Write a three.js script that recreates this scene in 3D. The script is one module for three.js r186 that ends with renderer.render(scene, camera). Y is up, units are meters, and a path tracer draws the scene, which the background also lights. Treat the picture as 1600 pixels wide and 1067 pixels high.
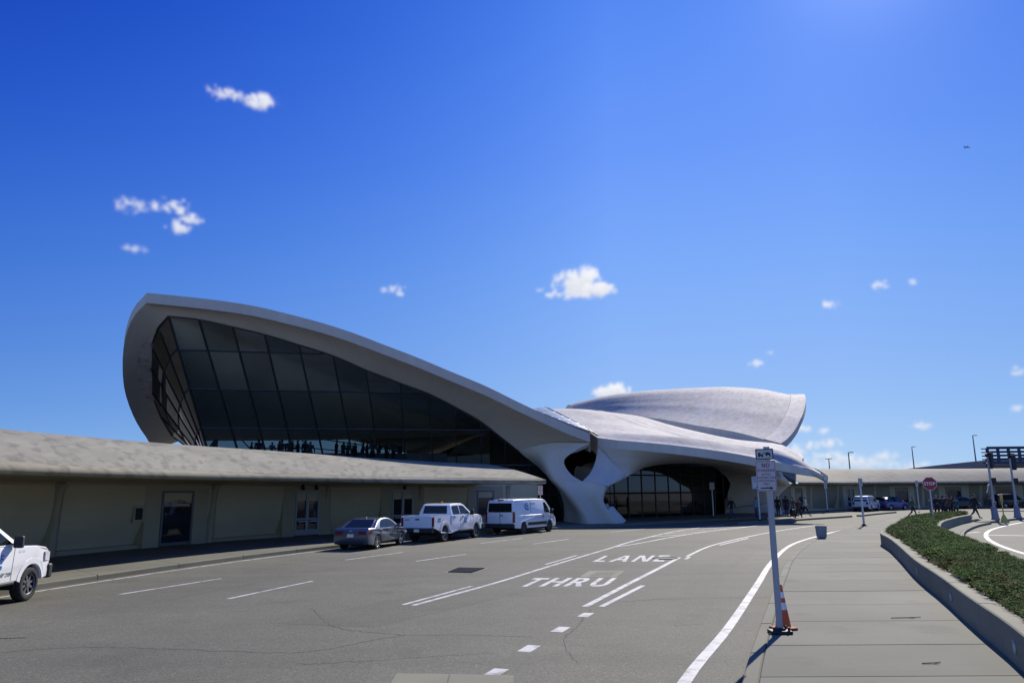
import * as THREE from 'three';
import { mergeGeometries, mergeVertices, toCreasedNormals } from 'three/addons/utils/BufferGeometryUtils.js';
import { RoundedBoxGeometry } from 'three/addons/geometries/RoundedBoxGeometry.js';
import { MarchingCubes } from 'three/addons/objects/MarchingCubes.js';
import { FontLoader } from 'three/addons/loaders/FontLoader.js';

// ---------------------------------------------------------------- camera, sky, sun, exposure
const R2D = 180 / Math.PI, D2R = Math.PI / 180;
const scene = new THREE.Scene();
const camera = new THREE.PerspectiveCamera(2 * Math.atan(533.5 / 1180) * R2D, 1600 / 1067, 0.1, 9000);
camera.position.set(0, 2.4, 0);
camera.rotation.order = 'YXZ';
camera.rotation.set(11.35 * D2R, 0, -0.55 * D2R);
const renderer = new THREE.WebGLRenderer({ antialias: true });
renderer.toneMapping = THREE.LinearToneMapping;
const EXPOSURE = 1.55;
renderer.toneMappingExposure = EXPOSURE;
renderer.shadowMap.enabled = true;

const SUN_AZ = 29 * D2R, SUN_EL = 36.5 * D2R;          // azimuth to the right of the view, elevation
const sunDir = new THREE.Vector3(Math.sin(SUN_AZ) * Math.cos(SUN_EL), Math.sin(SUN_EL), -Math.cos(SUN_AZ) * Math.cos(SUN_EL));
const sun = new THREE.DirectionalLight(new THREE.Color(1.0, 0.93, 0.8), 4.2);
sun.position.copy(sunDir).multiplyScalar(200).add(new THREE.Vector3(5, 0, -55));
sun.target.position.set(5, 0, -55);
sun.castShadow = true;
sun.shadow.mapSize.set(4096, 4096);
Object.assign(sun.shadow.camera, { left: -90, right: 90, top: 90, bottom: -90, near: 1, far: 420 });
scene.add(sun, sun.target);

// noise helpers
function rng(seed) { let s = seed >>> 0; return () => { s = (s + 0x6D2B79F5) >>> 0; let t = Math.imul(s ^ (s >>> 15), 1 | s); t = (t + Math.imul(t ^ (t >>> 7), 61 | t)) ^ t; return ((t ^ (t >>> 14)) >>> 0) / 4294967296; }; }
function hash(x, y, s) { let h = Math.imul(x, 374761393) ^ Math.imul(y, 668265263) ^ Math.imul(s, 1274126177); h = Math.imul(h ^ (h >>> 13), 1274126177); return ((h ^ (h >>> 16)) >>> 0) / 4294967296; }
const mod = (a, n) => ((a % n) + n) % n;
function vnoise(x, y, s, px = 1e9, py = 1e9) {       // value noise, tiling with period px, py
  const ix = Math.floor(x), iy = Math.floor(y), fx = x - ix, fy = y - iy, u = fx * fx * (3 - 2 * fx), v = fy * fy * (3 - 2 * fy);
  const x0 = mod(ix, px), x1 = mod(ix + 1, px), y0 = mod(iy, py), y1 = mod(iy + 1, py);
  const a = hash(x0, y0, s), b = hash(x1, y0, s), c = hash(x0, y1, s), d = hash(x1, y1, s);
  return a + (b - a) * u + (c - a) * v + (a - b - c + d) * u * v;
}
function fbm(x, y, s, oct = 4, px = 1e9, py = 1e9) { let t = 0, a = 0.5, n = 0; for (let i = 0; i < oct; i++) { t += a * vnoise(x, y, s + i * 17, px, py); n += a; a *= 0.5; x *= 2; y *= 2; px *= 2; py *= 2; } return t / n; }
const clamp = THREE.MathUtils.clamp, lerp = THREE.MathUtils.lerp, smooth = THREE.MathUtils.smoothstep;
const toLin = (c) => (c <= 0.04045 ? c / 12.92 : Math.pow((c + 0.055) / 1.055, 2.4));

// the sky: blue air, paler towards the horizon and towards the sun, with a few fair-weather clouds (azimuth, elevation, half width, half height in degrees, density)
const CLOUDS = [[-22.4, 27.75, 1.3, 0.5, 0.85], [-19.8, 27.65, 1.15, 0.75, 0.95], [-28.1, 19.4, 1.0, 0.7, 0.6], [-25.3, 19.7, 1.5, 0.6, 0.95], [-24.1, 19.1, 0.8, 0.4, 0.8], [-24.9, 18.4, 0.8, 0.55, 0.85], [-27.6, 16.6, 0.85, 0.28, 0.6],
  [-9.3, 15.15, 1.0, 0.36, 0.7], [-8.7, 14.8, 0.4, 0.24, 0.8], [5.3, 15.6, 1.75, 1.25, 1.6], [6.4, 15.1, 1.5, 0.75, 1.5], [4.6, 14.9, 1.2, 0.6, 1.3], [3.2, 14.85, 0.5, 0.4, 1], [2.4, 15.2, 0.4, 0.22, 0.7], [7.6, 7.4, 1.5, 0.6, 1.5],
  [23.5, 12.8, 0.6, 0.34, 0.9], [26.8, 13.7, 0.58, 0.32, 1], [28.8, 13.7, 0.3, 0.2, 0.8], [18.1, 9.0, 0.48, 0.28, 1], [19.2, 9.7, 0.4, 0.18, 0.5], [20.9, 4.2, 0.55, 0.3, 1], [22.3, 4.0, 0.42, 0.26, 0.9], [22.6, 3.1, 0.75, 0.36, 1.1], [21.3, 3.0, 0.6, 0.34, 1],
  [22.3, 2.1, 2.1, 0.5, 1.0], [24.2, 1.8, 2.5, 0.55, 1.0], [25.9, 2.2, 0.8, 0.36, 1.2], [20.2, 2.7, 1.0, 0.5, 1], [28.4, 4.1, 0.62, 0.28, 1], [27.4, 1.5, 1.7, 0.4, 0.9], [34.1, 7.2, 0.35, 0.28, 0.9], [33.8, 4.9, 0.34, 0.2, 0.8], [20.0, 1.6, 2.8, 0.42, 0.95], [30.4, 1.3, 1.5, 0.25, 0.8],
  [-58, 12, 4, 1.6, 1.2], [-80, 22, 5, 2.2, 1.2], [64, 9, 4, 1.5, 1.2], [95, 16, 5, 2, 1.2], [140, 13, 6, 2.2, 1.2], [-130, 18, 6, 2.4, 1.2], [178, 28, 6, 3, 1.2]];
function makeSky() {
  const W = 2048, H = 1024, data = new Float32Array(W * H * 4);
  const stops = [[-90, 120, 122, 120], [-3, 150, 160, 170], [0, 186, 214, 241], [3, 168, 204, 245], [6, 153, 193, 246], [10, 141, 183, 247], [17, 124, 171, 249], [25, 106, 154, 249], [33, 90, 142, 245], [42, 70, 122, 232], [60, 42, 96, 206], [90, 30, 80, 186]].map(([e, r, g, b]) => [e, toLin(r / 255), toLin(g / 255), toLin(b / 255)]);
  const C = CLOUDS.map(([az, el, rx, ry, d], i) => ({ az, el, rx, ry, d, i }));
  for (let row = 0; row < H; row++) {
    const el = ((row + 0.5) / H - 0.5) * 180, y = Math.sin(el * D2R), ce = Math.cos(el * D2R);
    let k = 0; while (k < stops.length - 2 && stops[k + 1][0] < el) k++;
    const f = clamp((el - stops[k][0]) / (stops[k + 1][0] - stops[k][0]), 0, 1);
    const base = [1, 2, 3].map((c) => lerp(stops[k][c], stops[k + 1][c], f));
    for (let col = 0; col < W; col++) {
      const round = ((col + 0.5) / W - 0.5) * 2 * Math.PI, x = Math.cos(round) * ce, z = Math.sin(round) * ce;
      const az = Math.atan2(x, -z) * R2D;
      const cs = x * sunDir.x + y * sunDir.y + z * sunDir.z, ang = Math.acos(clamp(cs, -1, 1)) * R2D;
      const g = el > -1 ? 1 : 0;
      const near = g * Math.exp(-ang / 3.2);
      // away from the sun's side the air turns a deeper blue, then paler again towards the side opposite the sun
      const off = az < 8 ? 8 - az : az > 24 ? (az - 24) * 0.55 : 0, d = Math.min(off, 52) / 43 * (1 - smooth(Math.abs(az - 29), 75, 125)) * clamp(0.35 + 0.035 * el, 0.3, 1.5) * g;
      let r = base[0] * Math.exp(-1.5 * d) + 0.4 * near, gg = base[1] * Math.exp(-0.92 * d) + 0.42 * near, b = base[2] * Math.exp(-0.38 * d) + 0.4 * near;
      if (el > 0 && el < 36) {
        let dens = 0, lit = 1;
        for (const c of C) {
          let dx = az - c.az; if (dx > 180) dx -= 360; if (dx < -180) dx += 360;
          dx *= ce; const dy = el - c.el;
          if (Math.abs(dx) > c.rx * 1.9 || Math.abs(dy) > c.ry * 2.2) continue;
          const q = dx / c.rx, w = dy / c.ry, fr = 1.6 / Math.max(0.3, Math.min(c.rx, c.ry));
          const wx = (fbm(az * 3 + c.i, el * 3, 201 + c.i, 2) - 0.5) * 0.5, wy = (fbm(az * 3 - c.i, el * 3, 233 + c.i, 2) - 0.5) * 0.5;
          const fq = 1.1 / Math.max(0.35, Math.min(c.rx, c.ry));
          let n = 0, am = 0.5, f2 = fq, tot = 0; for (let o = 0; o < 4; o++) { n += am * (1 - Math.abs(2 * vnoise((az + wx) * f2 * ce + c.i * 7.3, (el + wy) * f2 * 1.25 + o * 5.1, 11 + c.i * 3 + o) - 1)); tot += am; am *= 0.55; f2 *= 2.05; }
          n /= tot;
          const solidC = c.d > 1.3, body = 1 - (q * q + w * w * (w < 0 ? 1.9 : 1)) * 0.95, v = body + (n - 0.55) * (solidC ? 1.9 : 2.9) - (solidC ? 0 : 0.22);
          const dn = smooth(v, 0.02, solidC ? 0.8 : 1.5) * Math.min(1, c.d);
          if (dn > dens) { dens = dn; lit = clamp(0.45 + 0.45 * w + 0.55 * (n - 0.4) + (1 - dn) * 0.3, 0, 1); }
        }
        if (dens > 0) {
          const a = Math.min(1, dens), hz = smooth(el, 0, 6), k = 0.62 + 0.38 * lit;
          const cr = lerp(0.82, 0.95, hz) * k, cg = lerp(0.86, 0.96, hz) * (0.66 + 0.34 * lit), cb = lerp(0.93, 0.99, hz) * (0.76 + 0.24 * lit);
          r = lerp(r, cr, a); gg = lerp(gg, cg, a); b = lerp(b, cb, a);
        }
      }
      const o = (row * W + col) * 4;
      data[o] = r / EXPOSURE; data[o + 1] = gg / EXPOSURE; data[o + 2] = b / EXPOSURE; data[o + 3] = 1;
    }
  }
  const t = new THREE.DataTexture(data, W, H, THREE.RGBAFormat, THREE.FloatType);
  t.mapping = THREE.EquirectangularReflectionMapping; t.magFilter = THREE.LinearFilter; t.minFilter = THREE.LinearFilter; t.colorSpace = THREE.LinearSRGBColorSpace; t.needsUpdate = true;
  return t;
}
const skyTexture = makeSky();
scene.background = skyTexture;
scene.environment = skyTexture;

// ---------------------------------------------------------------- helpers
const V3 = (x, y, z) => new THREE.Vector3(x, y, z);
const used = new Map();
function numbered(name) { const n = used.get(name) ?? 0; used.set(name, n + 1); return n ? name + '_' + String(n).padStart(3, '0') : name; }
function shade(o) { o.castShadow = true; o.receiveShadow = true; return o; }
function part(name, geo, material, parent, label) { const m = shade(new THREE.Mesh(geo, material)); m.name = numbered(name); if (label) m.userData.label = label; parent.add(m); return m; }
function sub(name, parent) { const g = new THREE.Group(); g.name = numbered(name); parent.add(g); return g; }
function thing(name, label, category, pos = [0, 0, 0], turn = 0, group) {
  const g = new THREE.Group(); g.name = numbered(name); g.position.set(...pos); g.rotation.y = turn;
  g.userData = { label, category }; if (group) g.userData.group = group;
  scene.add(g); return g;
}
function struct(name, label) { const g = new THREE.Group(); g.name = numbered(name); g.userData = { kind: 'structure', label }; scene.add(g); return g; }
function clone(root, label, pos, turn, group) { const c = root.clone(); c.name = numbered(root.name.replace(/_\d{3}$/, '')); c.userData = { ...root.userData, label }; if (group) c.userData.group = group; c.position.set(...pos); c.rotation.y = turn; scene.add(c); return c; }
function box(w, h, d, x = 0, y = 0, z = 0) { const g = new THREE.BoxGeometry(w, h, d); g.translate(x, y, z); return g; }
function rbox(w, h, d, r, x = 0, y = 0, z = 0, seg = 2) { const g = new RoundedBoxGeometry(w, h, d, seg, r); g.translate(x, y, z); return g; }
function cyl(r0, r1, h, x = 0, y = 0, z = 0, n = 16) { const g = new THREE.CylinderGeometry(r1, r0, h, n); g.translate(x, y + h / 2, z); return g; }
function bar(a, b, w, d = w) {                        // a square bar from a to b
  const v = b.clone().sub(a), g = new THREE.BoxGeometry(w, v.length(), d);
  g.applyQuaternion(new THREE.Quaternion().setFromUnitVectors(V3(0, 1, 0), v.clone().normalize())); g.translate((a.x + b.x) / 2, (a.y + b.y) / 2, (a.z + b.z) / 2); return g;
}
function rod(a, b, r, n = 10) { const v = b.clone().sub(a), g = new THREE.CylinderGeometry(r, r, v.length(), n); g.applyQuaternion(new THREE.Quaternion().setFromUnitVectors(V3(0, 1, 0), v.clone().normalize())); g.translate((a.x + b.x) / 2, (a.y + b.y) / 2, (a.z + b.z) / 2); return g; }
function merge(list) { const idx = list.map((g) => { const h = g.index ? g.toNonIndexed() : g; for (const k of Object.keys(h.attributes)) if (!['position', 'normal', 'uv'].includes(k)) h.deleteAttribute(k); return h; }); return mergeGeometries(idx, false); }
function cr(p, t) {                                   // Catmull-Rom through an array of Vector3 at t in 0..1
  const n = p.length - 1, f = clamp(t, 0, 1) * n, i = Math.min(n - 1, Math.floor(f)), u = f - i;
  const a = p[Math.max(0, i - 1)], b = p[i], c = p[i + 1], d = p[Math.min(n, i + 2)], h = (q) => { const m0 = (c[q] - a[q]) / 2 * (i ? 1 : 2) * (i ? 1 : 0.5), m1 = (d[q] - b[q]) / 2; const u2 = u * u, u3 = u2 * u; return (2 * u3 - 3 * u2 + 1) * b[q] + (u3 - 2 * u2 + u) * m0 + (3 * u2 - 2 * u3) * c[q] + (u3 - u2) * m1; };
  return V3(h('x'), h('y'), h('z'));
}
function table(pts) {                                 // smooth y(x) through [x, y] pairs with rising x
  const n = pts.length, m = pts.map((p, i) => i === 0 ? (pts[1][1] - p[1]) / (pts[1][0] - p[0]) : i === n - 1 ? (p[1] - pts[n - 2][1]) / (p[0] - pts[n - 2][0]) : (pts[i + 1][1] - pts[i - 1][1]) / (pts[i + 1][0] - pts[i - 1][0]));
  return (x) => { if (x <= pts[0][0]) return pts[0][1] + m[0] * (x - pts[0][0]); if (x >= pts[n - 1][0]) return pts[n - 1][1] + m[n - 1] * (x - pts[n - 1][0]); let i = 0; while (pts[i + 1][0] < x) i++; const h = pts[i + 1][0] - pts[i][0], u = (x - pts[i][0]) / h, u2 = u * u, u3 = u2 * u; return (2 * u3 - 3 * u2 + 1) * pts[i][1] + (u3 - 2 * u2 + u) * h * m[i] + (3 * u2 - 2 * u3) * pts[i + 1][1] + (u3 - u2) * h * m[i + 1]; };
}
// a sheet through a grid of points, uv in metres along the rows and columns
function sheet(grid, closeU = false) {
  const R = grid.length, Cn = grid[0].length, pos = [], uv = [], idx = [];
  const mid = Math.floor(R / 2), us = [0], vs = [0];
  for (let j = 1; j < Cn; j++) us.push(us[j - 1] + grid[mid][j].distanceTo(grid[mid][j - 1]));
  for (let i = 1; i < R; i++) vs.push(vs[i - 1] + grid[i][Math.floor(Cn / 2)].distanceTo(grid[i - 1][Math.floor(Cn / 2)]));
  for (let i = 0; i < R; i++) for (let j = 0; j < Cn; j++) { const p = grid[i][j]; pos.push(p.x, p.y, p.z); uv.push(us[j], vs[i]); }
  for (let i = 0; i < R - 1; i++) for (let j = 0; j < Cn - 1; j++) { const a = i * Cn + j, b = a + 1, c = a + Cn, d = c + 1; idx.push(a, b, d, a, d, c); }
  const g = new THREE.BufferGeometry(); g.setAttribute('position', new THREE.Float32BufferAttribute(pos, 3)); g.setAttribute('uv', new THREE.Float32BufferAttribute(uv, 2)); g.setIndex(idx); g.computeVertexNormals(); return g;
}
// a closed shell: the sheet, a copy moved inward by d away from its outer side (out = a point that lies on the outer side), and its edges
function shell(grid, d, away) {
  const R = grid.length, Cn = grid[0].length, g = sheet(grid), n = g.attributes.normal, inner = [];
  for (let i = 0; i < R; i++) { inner.push([]); for (let j = 0; j < Cn; j++) { const k = i * Cn + j, p = grid[i][j], v = V3(n.getX(k), n.getY(k), n.getZ(k)); if (v.dot(p.clone().sub(away)) < 0) v.negate(); inner[i].push(p.clone().addScaledVector(v, -d)); } }
  const strip = (a, b) => sheet([a, b]);
  return merge([g, sheet(inner), strip(grid[0], inner[0]), strip(grid[R - 1], inner[R - 1]), strip(grid.map((r) => r[0]), inner.map((r) => r[0])), strip(grid.map((r) => r[Cn - 1]), inner.map((r) => r[Cn - 1]))]);
}
// a flat polygon (world x, z pairs) as a slab from y0 to y1, or a sheet when y0 is null
function slab(poly, y0, y1, bevel = 0) {
  const s = new THREE.Shape(poly.map(([x, z]) => new THREE.Vector2(x, -z)));
  let g;
  if (y0 === null) { g = new THREE.ShapeGeometry(s); g.rotateX(-Math.PI / 2); g.translate(0, y1, 0); } else { g = new THREE.ExtrudeGeometry(s, { depth: y1 - y0 - bevel, bevelEnabled: bevel > 0, bevelThickness: bevel, bevelSize: bevel, bevelOffset: -bevel, bevelSegments: 1, curveSegments: 1 }); g.rotateX(-Math.PI / 2); g.translate(0, y0, 0); }
  const p = g.attributes.position, uv = g.attributes.uv, n = g.attributes.normal;
  for (let i = 0; i < p.count; i++) if (Math.abs(n.getY(i)) > 0.5) uv.setXY(i, p.getX(i), p.getZ(i)); else uv.setXY(i, p.getX(i) + p.getZ(i), p.getY(i));
  return g;
}
function ribbon(pts, w, y) {                          // a flat strip of width w along [x, z] points
  const l = [], r = [];
  pts.forEach(([x, z], i) => { const a = pts[Math.max(0, i - 1)], b = pts[Math.min(pts.length - 1, i + 1)], L = Math.hypot(b[0] - a[0], b[1] - a[1]), nx = -(b[1] - a[1]) / L * w / 2, nz = (b[0] - a[0]) / L * w / 2; l.push(V3(x + nx, y, z + nz)); r.push(V3(x - nx, y, z - nz)); });
  return sheet([l, r]);
}
function dense(pts, n) { const c = new THREE.CatmullRomCurve3(pts.map(([x, z]) => V3(x, 0, z)), false, 'centripetal'); return c.getSpacedPoints(n).map((p) => [p.x, p.z]); }
function tex(size, fn, opt = {}) {                    // colour map from fn(u, v) -> grey or [r, g, b] in linear 0..1
  const d = new Uint8Array(size * size * 4), enc = (c) => Math.round(255 * clamp(c <= 0.0031308 ? 12.92 * c : 1.055 * Math.pow(c, 1 / 2.4) - 0.055, 0, 1));
  for (let y = 0; y < size; y++) for (let x = 0; x < size; x++) { const v = fn(x / size, y / size), o = (y * size + x) * 4; if (opt.raw) { d[o] = d[o + 1] = d[o + 2] = Math.round(255 * clamp(v, 0, 1)); } else if (v.length) { d[o] = enc(v[0]); d[o + 1] = enc(v[1]); d[o + 2] = enc(v[2]); } else d[o] = d[o + 1] = d[o + 2] = enc(v); d[o + 3] = 255; }
  const t = new THREE.DataTexture(d, size, size); t.wrapS = t.wrapT = THREE.RepeatWrapping; t.magFilter = THREE.LinearFilter; t.minFilter = THREE.LinearMipmapLinearFilter; t.generateMipmaps = true; if (!opt.raw) t.colorSpace = THREE.SRGBColorSpace; t.needsUpdate = true;
  t.repeat.set(1 / (opt.metres ?? 1), 1 / (opt.metresY ?? opt.metres ?? 1)); return t;
}
const std = (r, g, b, rough = 0.8, metal = 0, extra = {}) => new THREE.MeshStandardMaterial({ color: new THREE.Color().setRGB(r, g, b), roughness: rough, metalness: metal, side: THREE.DoubleSide, ...extra });

// ---------------------------------------------------------------- materials
const M = {};
{
  const asphalt = tex(2048, (u, v) => {
    const s = 2048, sp = hash(Math.floor(u * s), Math.floor(v * s), 5), big = fbm(u * 6, v * 6, 21, 4, 6, 6), mid = fbm(u * 60, v * 60, 33, 3, 60, 60), str = fbm(u * 4, v * 40, 77, 3, 4, 40);
    const wear = 0, oil = smooth(fbm(u * 22, v * 22, 91, 3, 22, 22), 0.66, 0.84), pat = smooth(fbm(u * 3, v * 3, 55, 4, 3, 3), 0.5, 0.62);
    let c = 0.1 * (0.72 + 0.46 * big + 0.2 * (mid - 0.5) + 0.22 * (str - 0.5)) * (0.7 + 0.54 * sp) * (1 - 0.16 * oil) * (1 - 0.07 * pat);
    if (sp > 0.985) c *= 1.9; if (sp < 0.03) c *= 0.55;
    return [c * 1.03, c * 1.0, c * 0.74];
  }, { metres: 36 });
  const asphaltBump = tex(512, (u, v) => hash(Math.floor(u * 512), Math.floor(v * 512), 9) * 0.6 + 0.4 * fbm(u * 40, v * 40, 3, 3, 40, 40), { raw: true, metres: 5 });
  M.asphalt = std(1, 1, 1, 0.88, 0, { map: asphalt, bumpMap: asphaltBump, bumpScale: 0.006 });
  const walk = tex(1024, (u, v) => {
    const big = fbm(u * 5, v * 5, 41, 5, 5, 5), sp = hash(Math.floor(u * 1024), Math.floor(v * 1024), 15), broom = vnoise(u * 6, v * 300, 8, 6, 300);
    const stain = smooth(fbm(u * 9, v * 9, 52, 4, 9, 9), 0.62, 0.8);
    const c = 0.122 * (0.76 + 0.46 * big) * (0.9 + 0.16 * sp) * (0.96 + 0.08 * broom) * (1 - 0.2 * stain) * (1 - 0.35 * smooth(vnoise(u * 90, v * 90, 19, 90, 90), 0.93, 0.99));
    return [c * 0.985, c * 0.985, c * 0.76];
  }, { metres: 7 });
  M.walk = std(1, 1, 1, 0.9, 0, { map: walk });
  M.walkVariants = [1, 0.9, 1.08, 0.96].map((k) => std(k, k, k * 0.99, 0.9, 0, { map: walk }));
  M.kerb = std(1.15, 1.12, 1.05, 0.9, 0, { map: walk });
  const roof = tex(1024, (u, v) => {                  // brushed-on roof coating: overlapping strokes
    const a = fbm(u * 56, v * 16, 61, 4, 56, 16), b = fbm(u * 20, v * 44, 71, 4, 20, 44), big = fbm(u * 4, v * 4, 81, 4, 4, 4), sp = hash(Math.floor(u * 1024), Math.floor(v * 1024), 25);
    const c = 0.345 * (0.1 + 1.0 * a + 0.6 * b + 0.4 * big) * (0.88 + 0.16 * sp) * (1 - 0.34 * smooth(a, 0.6, 0.76));
    return [c * 1.04, c * 0.99, c * 0.95];
  }, { metres: 14 });
  M.vault = std(1, 1, 1, 0.85, 0, { map: roof });
  M.rimBand = std(1.12, 1.1, 1.08, 0.85, 0, { map: roof });
  const weather = tex(1024, (u, v) => {               // stained flat-roof concrete, streaks running down the slope
    const a = fbm(u * 64 + v * 20, v * 18, 63, 4, 1e9, 18), big = fbm(u * 6, v * 6, 83, 5, 6, 6), sp = hash(Math.floor(u * 1024), Math.floor(v * 1024), 27), st = smooth(fbm(u * 44 + v * 30, v * 22, 65, 4), 0.5, 0.74);
    const c = 0.212 * (0.62 + 0.4 * a + 0.38 * big) * (0.9 + 0.14 * sp) * (1 - 0.3 * st);
    return [c * 1.04, c * 0.99, c * 0.78];
  }, { metres: 16 });
  M.wingRoof = std(1, 1, 1, 0.9, 0, { map: weather });
  const smoothC = tex(512, (u, v) => { const a = fbm(u * 5, v * 5, 14, 5, 5, 5), b = fbm(u * 30, v * 6, 15, 3, 30, 6), sp = hash(Math.floor(u * 512), Math.floor(v * 512), 35); const c = (0.80 + 0.26 * a + 0.12 * b) * (0.96 + 0.06 * sp); return c * 0.8; }, { metres: 9 });
  M.shell = std(0.66, 0.605, 0.51, 0.8, 0, { map: smoothC });
  M.soffit = std(0.36, 0.35, 0.34, 0.85, 0, { map: smoothC });
  M.buttress = std(0.52, 0.53, 0.58, 0.75, 0, { map: smoothC });
  M.ceiling = std(0.78, 0.77, 0.72, 0.9, 0, { map: smoothC });
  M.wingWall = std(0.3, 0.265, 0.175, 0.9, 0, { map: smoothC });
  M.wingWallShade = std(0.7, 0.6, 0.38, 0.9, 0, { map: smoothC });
  M.wingPier = std(0.52, 0.455, 0.3, 0.9, 0, { map: smoothC });
  M.planter = std(0.30, 0.30, 0.32, 0.9, 0, { map: walk });
  M.pad = std(1.55, 1.5, 1.38, 0.9, 0, { map: walk });
  M.planterCap = std(1.25, 1.24, 1.2, 0.9, 0, { map: walk });
  M.paint = std(1, 1, 1, 0.7, 0, { map: tex(512, (u, v) => { const n = fbm(u * 14, v * 14, 7, 4, 14, 14), sp = hash(Math.floor(u * 512), Math.floor(v * 512), 45), w = smooth(n * 0.7 + sp * 0.3, 0.5, 0.72); const c = lerp(0.46, 0.17, w); return [c, c, c * 0.97]; }, { metres: 2.5 }) });
}
M.glass = new THREE.MeshPhysicalMaterial({ color: new THREE.Color().setRGB(0.62, 0.66, 0.63), transmission: 1, thickness: 0, roughness: 0.02, ior: 1.8, side: THREE.DoubleSide });
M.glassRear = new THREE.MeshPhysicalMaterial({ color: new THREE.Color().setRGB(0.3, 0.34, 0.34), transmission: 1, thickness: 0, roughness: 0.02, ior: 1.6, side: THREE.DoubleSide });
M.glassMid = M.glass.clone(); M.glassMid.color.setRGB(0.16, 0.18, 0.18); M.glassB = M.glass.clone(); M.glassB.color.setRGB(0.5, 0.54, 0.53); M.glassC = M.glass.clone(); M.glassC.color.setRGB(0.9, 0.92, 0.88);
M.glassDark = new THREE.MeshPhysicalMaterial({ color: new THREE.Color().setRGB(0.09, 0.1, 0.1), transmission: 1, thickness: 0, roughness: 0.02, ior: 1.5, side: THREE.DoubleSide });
M.clearGlass = new THREE.MeshPhysicalMaterial({ color: new THREE.Color().setRGB(0.6, 0.66, 0.68), transmission: 1, thickness: 0, roughness: 0.02, ior: 1.5, side: THREE.DoubleSide });
M.skyGlass = std(0.25, 0.3, 0.32, 0.35, 0.0);
M.frame = std(0.03, 0.033, 0.036, 0.5, 0.3);
M.alu = std(0.55, 0.57, 0.6, 0.4, 0.7);
M.darkFloor = std(0.09, 0.085, 0.085, 0.6);
M.inner = std(0.5, 0.49, 0.46, 0.8);
M.galv = std(0.34, 0.35, 0.36, 0.55, 0.45);
M.black = std(0.012, 0.012, 0.013, 0.6);
M.rubber = std(0.018, 0.018, 0.019, 0.9);
M.carGlass = new THREE.MeshPhysicalMaterial({ color: new THREE.Color().setRGB(0.012, 0.015, 0.014), roughness: 0.04, specularIntensity: 0.6, ior: 1.5, side: THREE.DoubleSide });
const carPaint = (r, g, b, metal = 0) => new THREE.MeshPhysicalMaterial({ color: new THREE.Color().setRGB(r, g, b), roughness: metal ? 0.35 : 0.45, metalness: metal, clearcoat: 1, clearcoatRoughness: 0.05, side: THREE.DoubleSide });

// ---------------------------------------------------------------- the terminal: local axes u (sideways), v (to the road), h (up)
const TH = 0.735, TC = V3(8.367, 0, -76.348);
const LP = (u, v, h) => V3(TC.x - u * Math.cos(TH) + v * Math.sin(TH), h, TC.z + u * Math.sin(TH) + v * Math.cos(TH));
const local = (x, z) => { const dx = x - TC.x, dz = z - TC.z; return [-dx * Math.cos(TH) + dz * Math.sin(TH), dx * Math.sin(TH) + dz * Math.cos(TH)]; };
const pts = (list) => list.map(([u, v, h]) => V3(u, v, h));
const many = (p, n) => Array.from({ length: n + 1 }, (_, i) => cr(p, i / n));
const flip = (p, su, sv) => p.map((q) => V3(q.x * su, q.y * sv, q.z));
const toWorld = (grid) => grid.map((r) => r.map((q) => LP(q.x, q.y, q.z)));
function coons(SL, SR, MI, RI, ns, nt, bump) {        // arrays of local points: sides SL and SR run from the centre to the rim, MI and RI across
  const g = [], at = (a, t) => { const f = t * (a.length - 1), i = Math.min(a.length - 2, Math.floor(f)), k = f - i; return V3(lerp(a[i].x, a[i + 1].x, k), lerp(a[i].y, a[i + 1].y, k), lerp(a[i].z, a[i + 1].z, k)); };
  for (let i = 0; i <= ns; i++) {
    const s = i / ns, row = [];
    for (let j = 0; j <= nt; j++) {
      const t = j / nt, l = at(SL, s), r = at(SR, s), m = at(MI, t), o = at(RI, t), p = V3(0, 0, 0);
      for (const q of ['x', 'y', 'z']) p[q] = (1 - t) * l[q] + t * r[q] + (1 - s) * m[q] + s * o[q] - ((1 - s) * ((1 - t) * SL[0][q] + t * SR[0][q]) + s * ((1 - t) * RI[0][q] + t * RI[RI.length - 1][q]));
      p.z += bump(s, t); row.push(p);
    }
    g.push(row);
  }
  return g;
}
const rimFront = pts([[14.3, 12.1, 6.75], [16.75, 11.67, 7.44], [20.19, 10.83, 8.71], [22.84, 10.02, 9.84], [25.56, 9.06, 10.84], [27.71, 8.21, 11.68], [29.77, 7.33, 12.42], [31.76, 6.41, 13.16], [33.68, 5.47, 13.76], [35.54, 4.51, 14.23], [37.35, 3.51, 14.66], [39.11, 2.51, 14.92], [40.82, 1.49, 15.1], [42.1, 0.7, 15.21], [43.2, 0.01, 15.3]]);
const rimRear = pts([[43.2, 0.01, 15.3], [43.73, -0.8, 14.3], [43.7, -2.2, 13.0], [43.16, -4.2, 11.62], [42.17, -6.8, 10.25], [40.54, -10, 8.81], [38.74, -13, 7.67], [37.08, -15.5, 6.95], [34.2, -17.6, 7.9], [30, -18.4, 9.1], [24, -17, 9.1], [18.5, -14, 8.0], [14.3, -12.1, 6.9]]);
const inFront = pts([[17.83, 7.93, 5.54], [19.43, 7.68, 6.57], [21.32, 7.38, 7.75], [23.29, 6.88, 8.71], [25.22, 6.32, 9.57], [27.17, 5.63, 10.23], [29.59, 4.78, 11.07], [31.9, 4.03, 11.97], [34.1, 3.17, 12.61], [36.08, 2.38, 13.15], [38.1, 1.49, 13.59], [40.01, 0.61, 13.96], [41.66, -0.27, 14.09]]);
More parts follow.
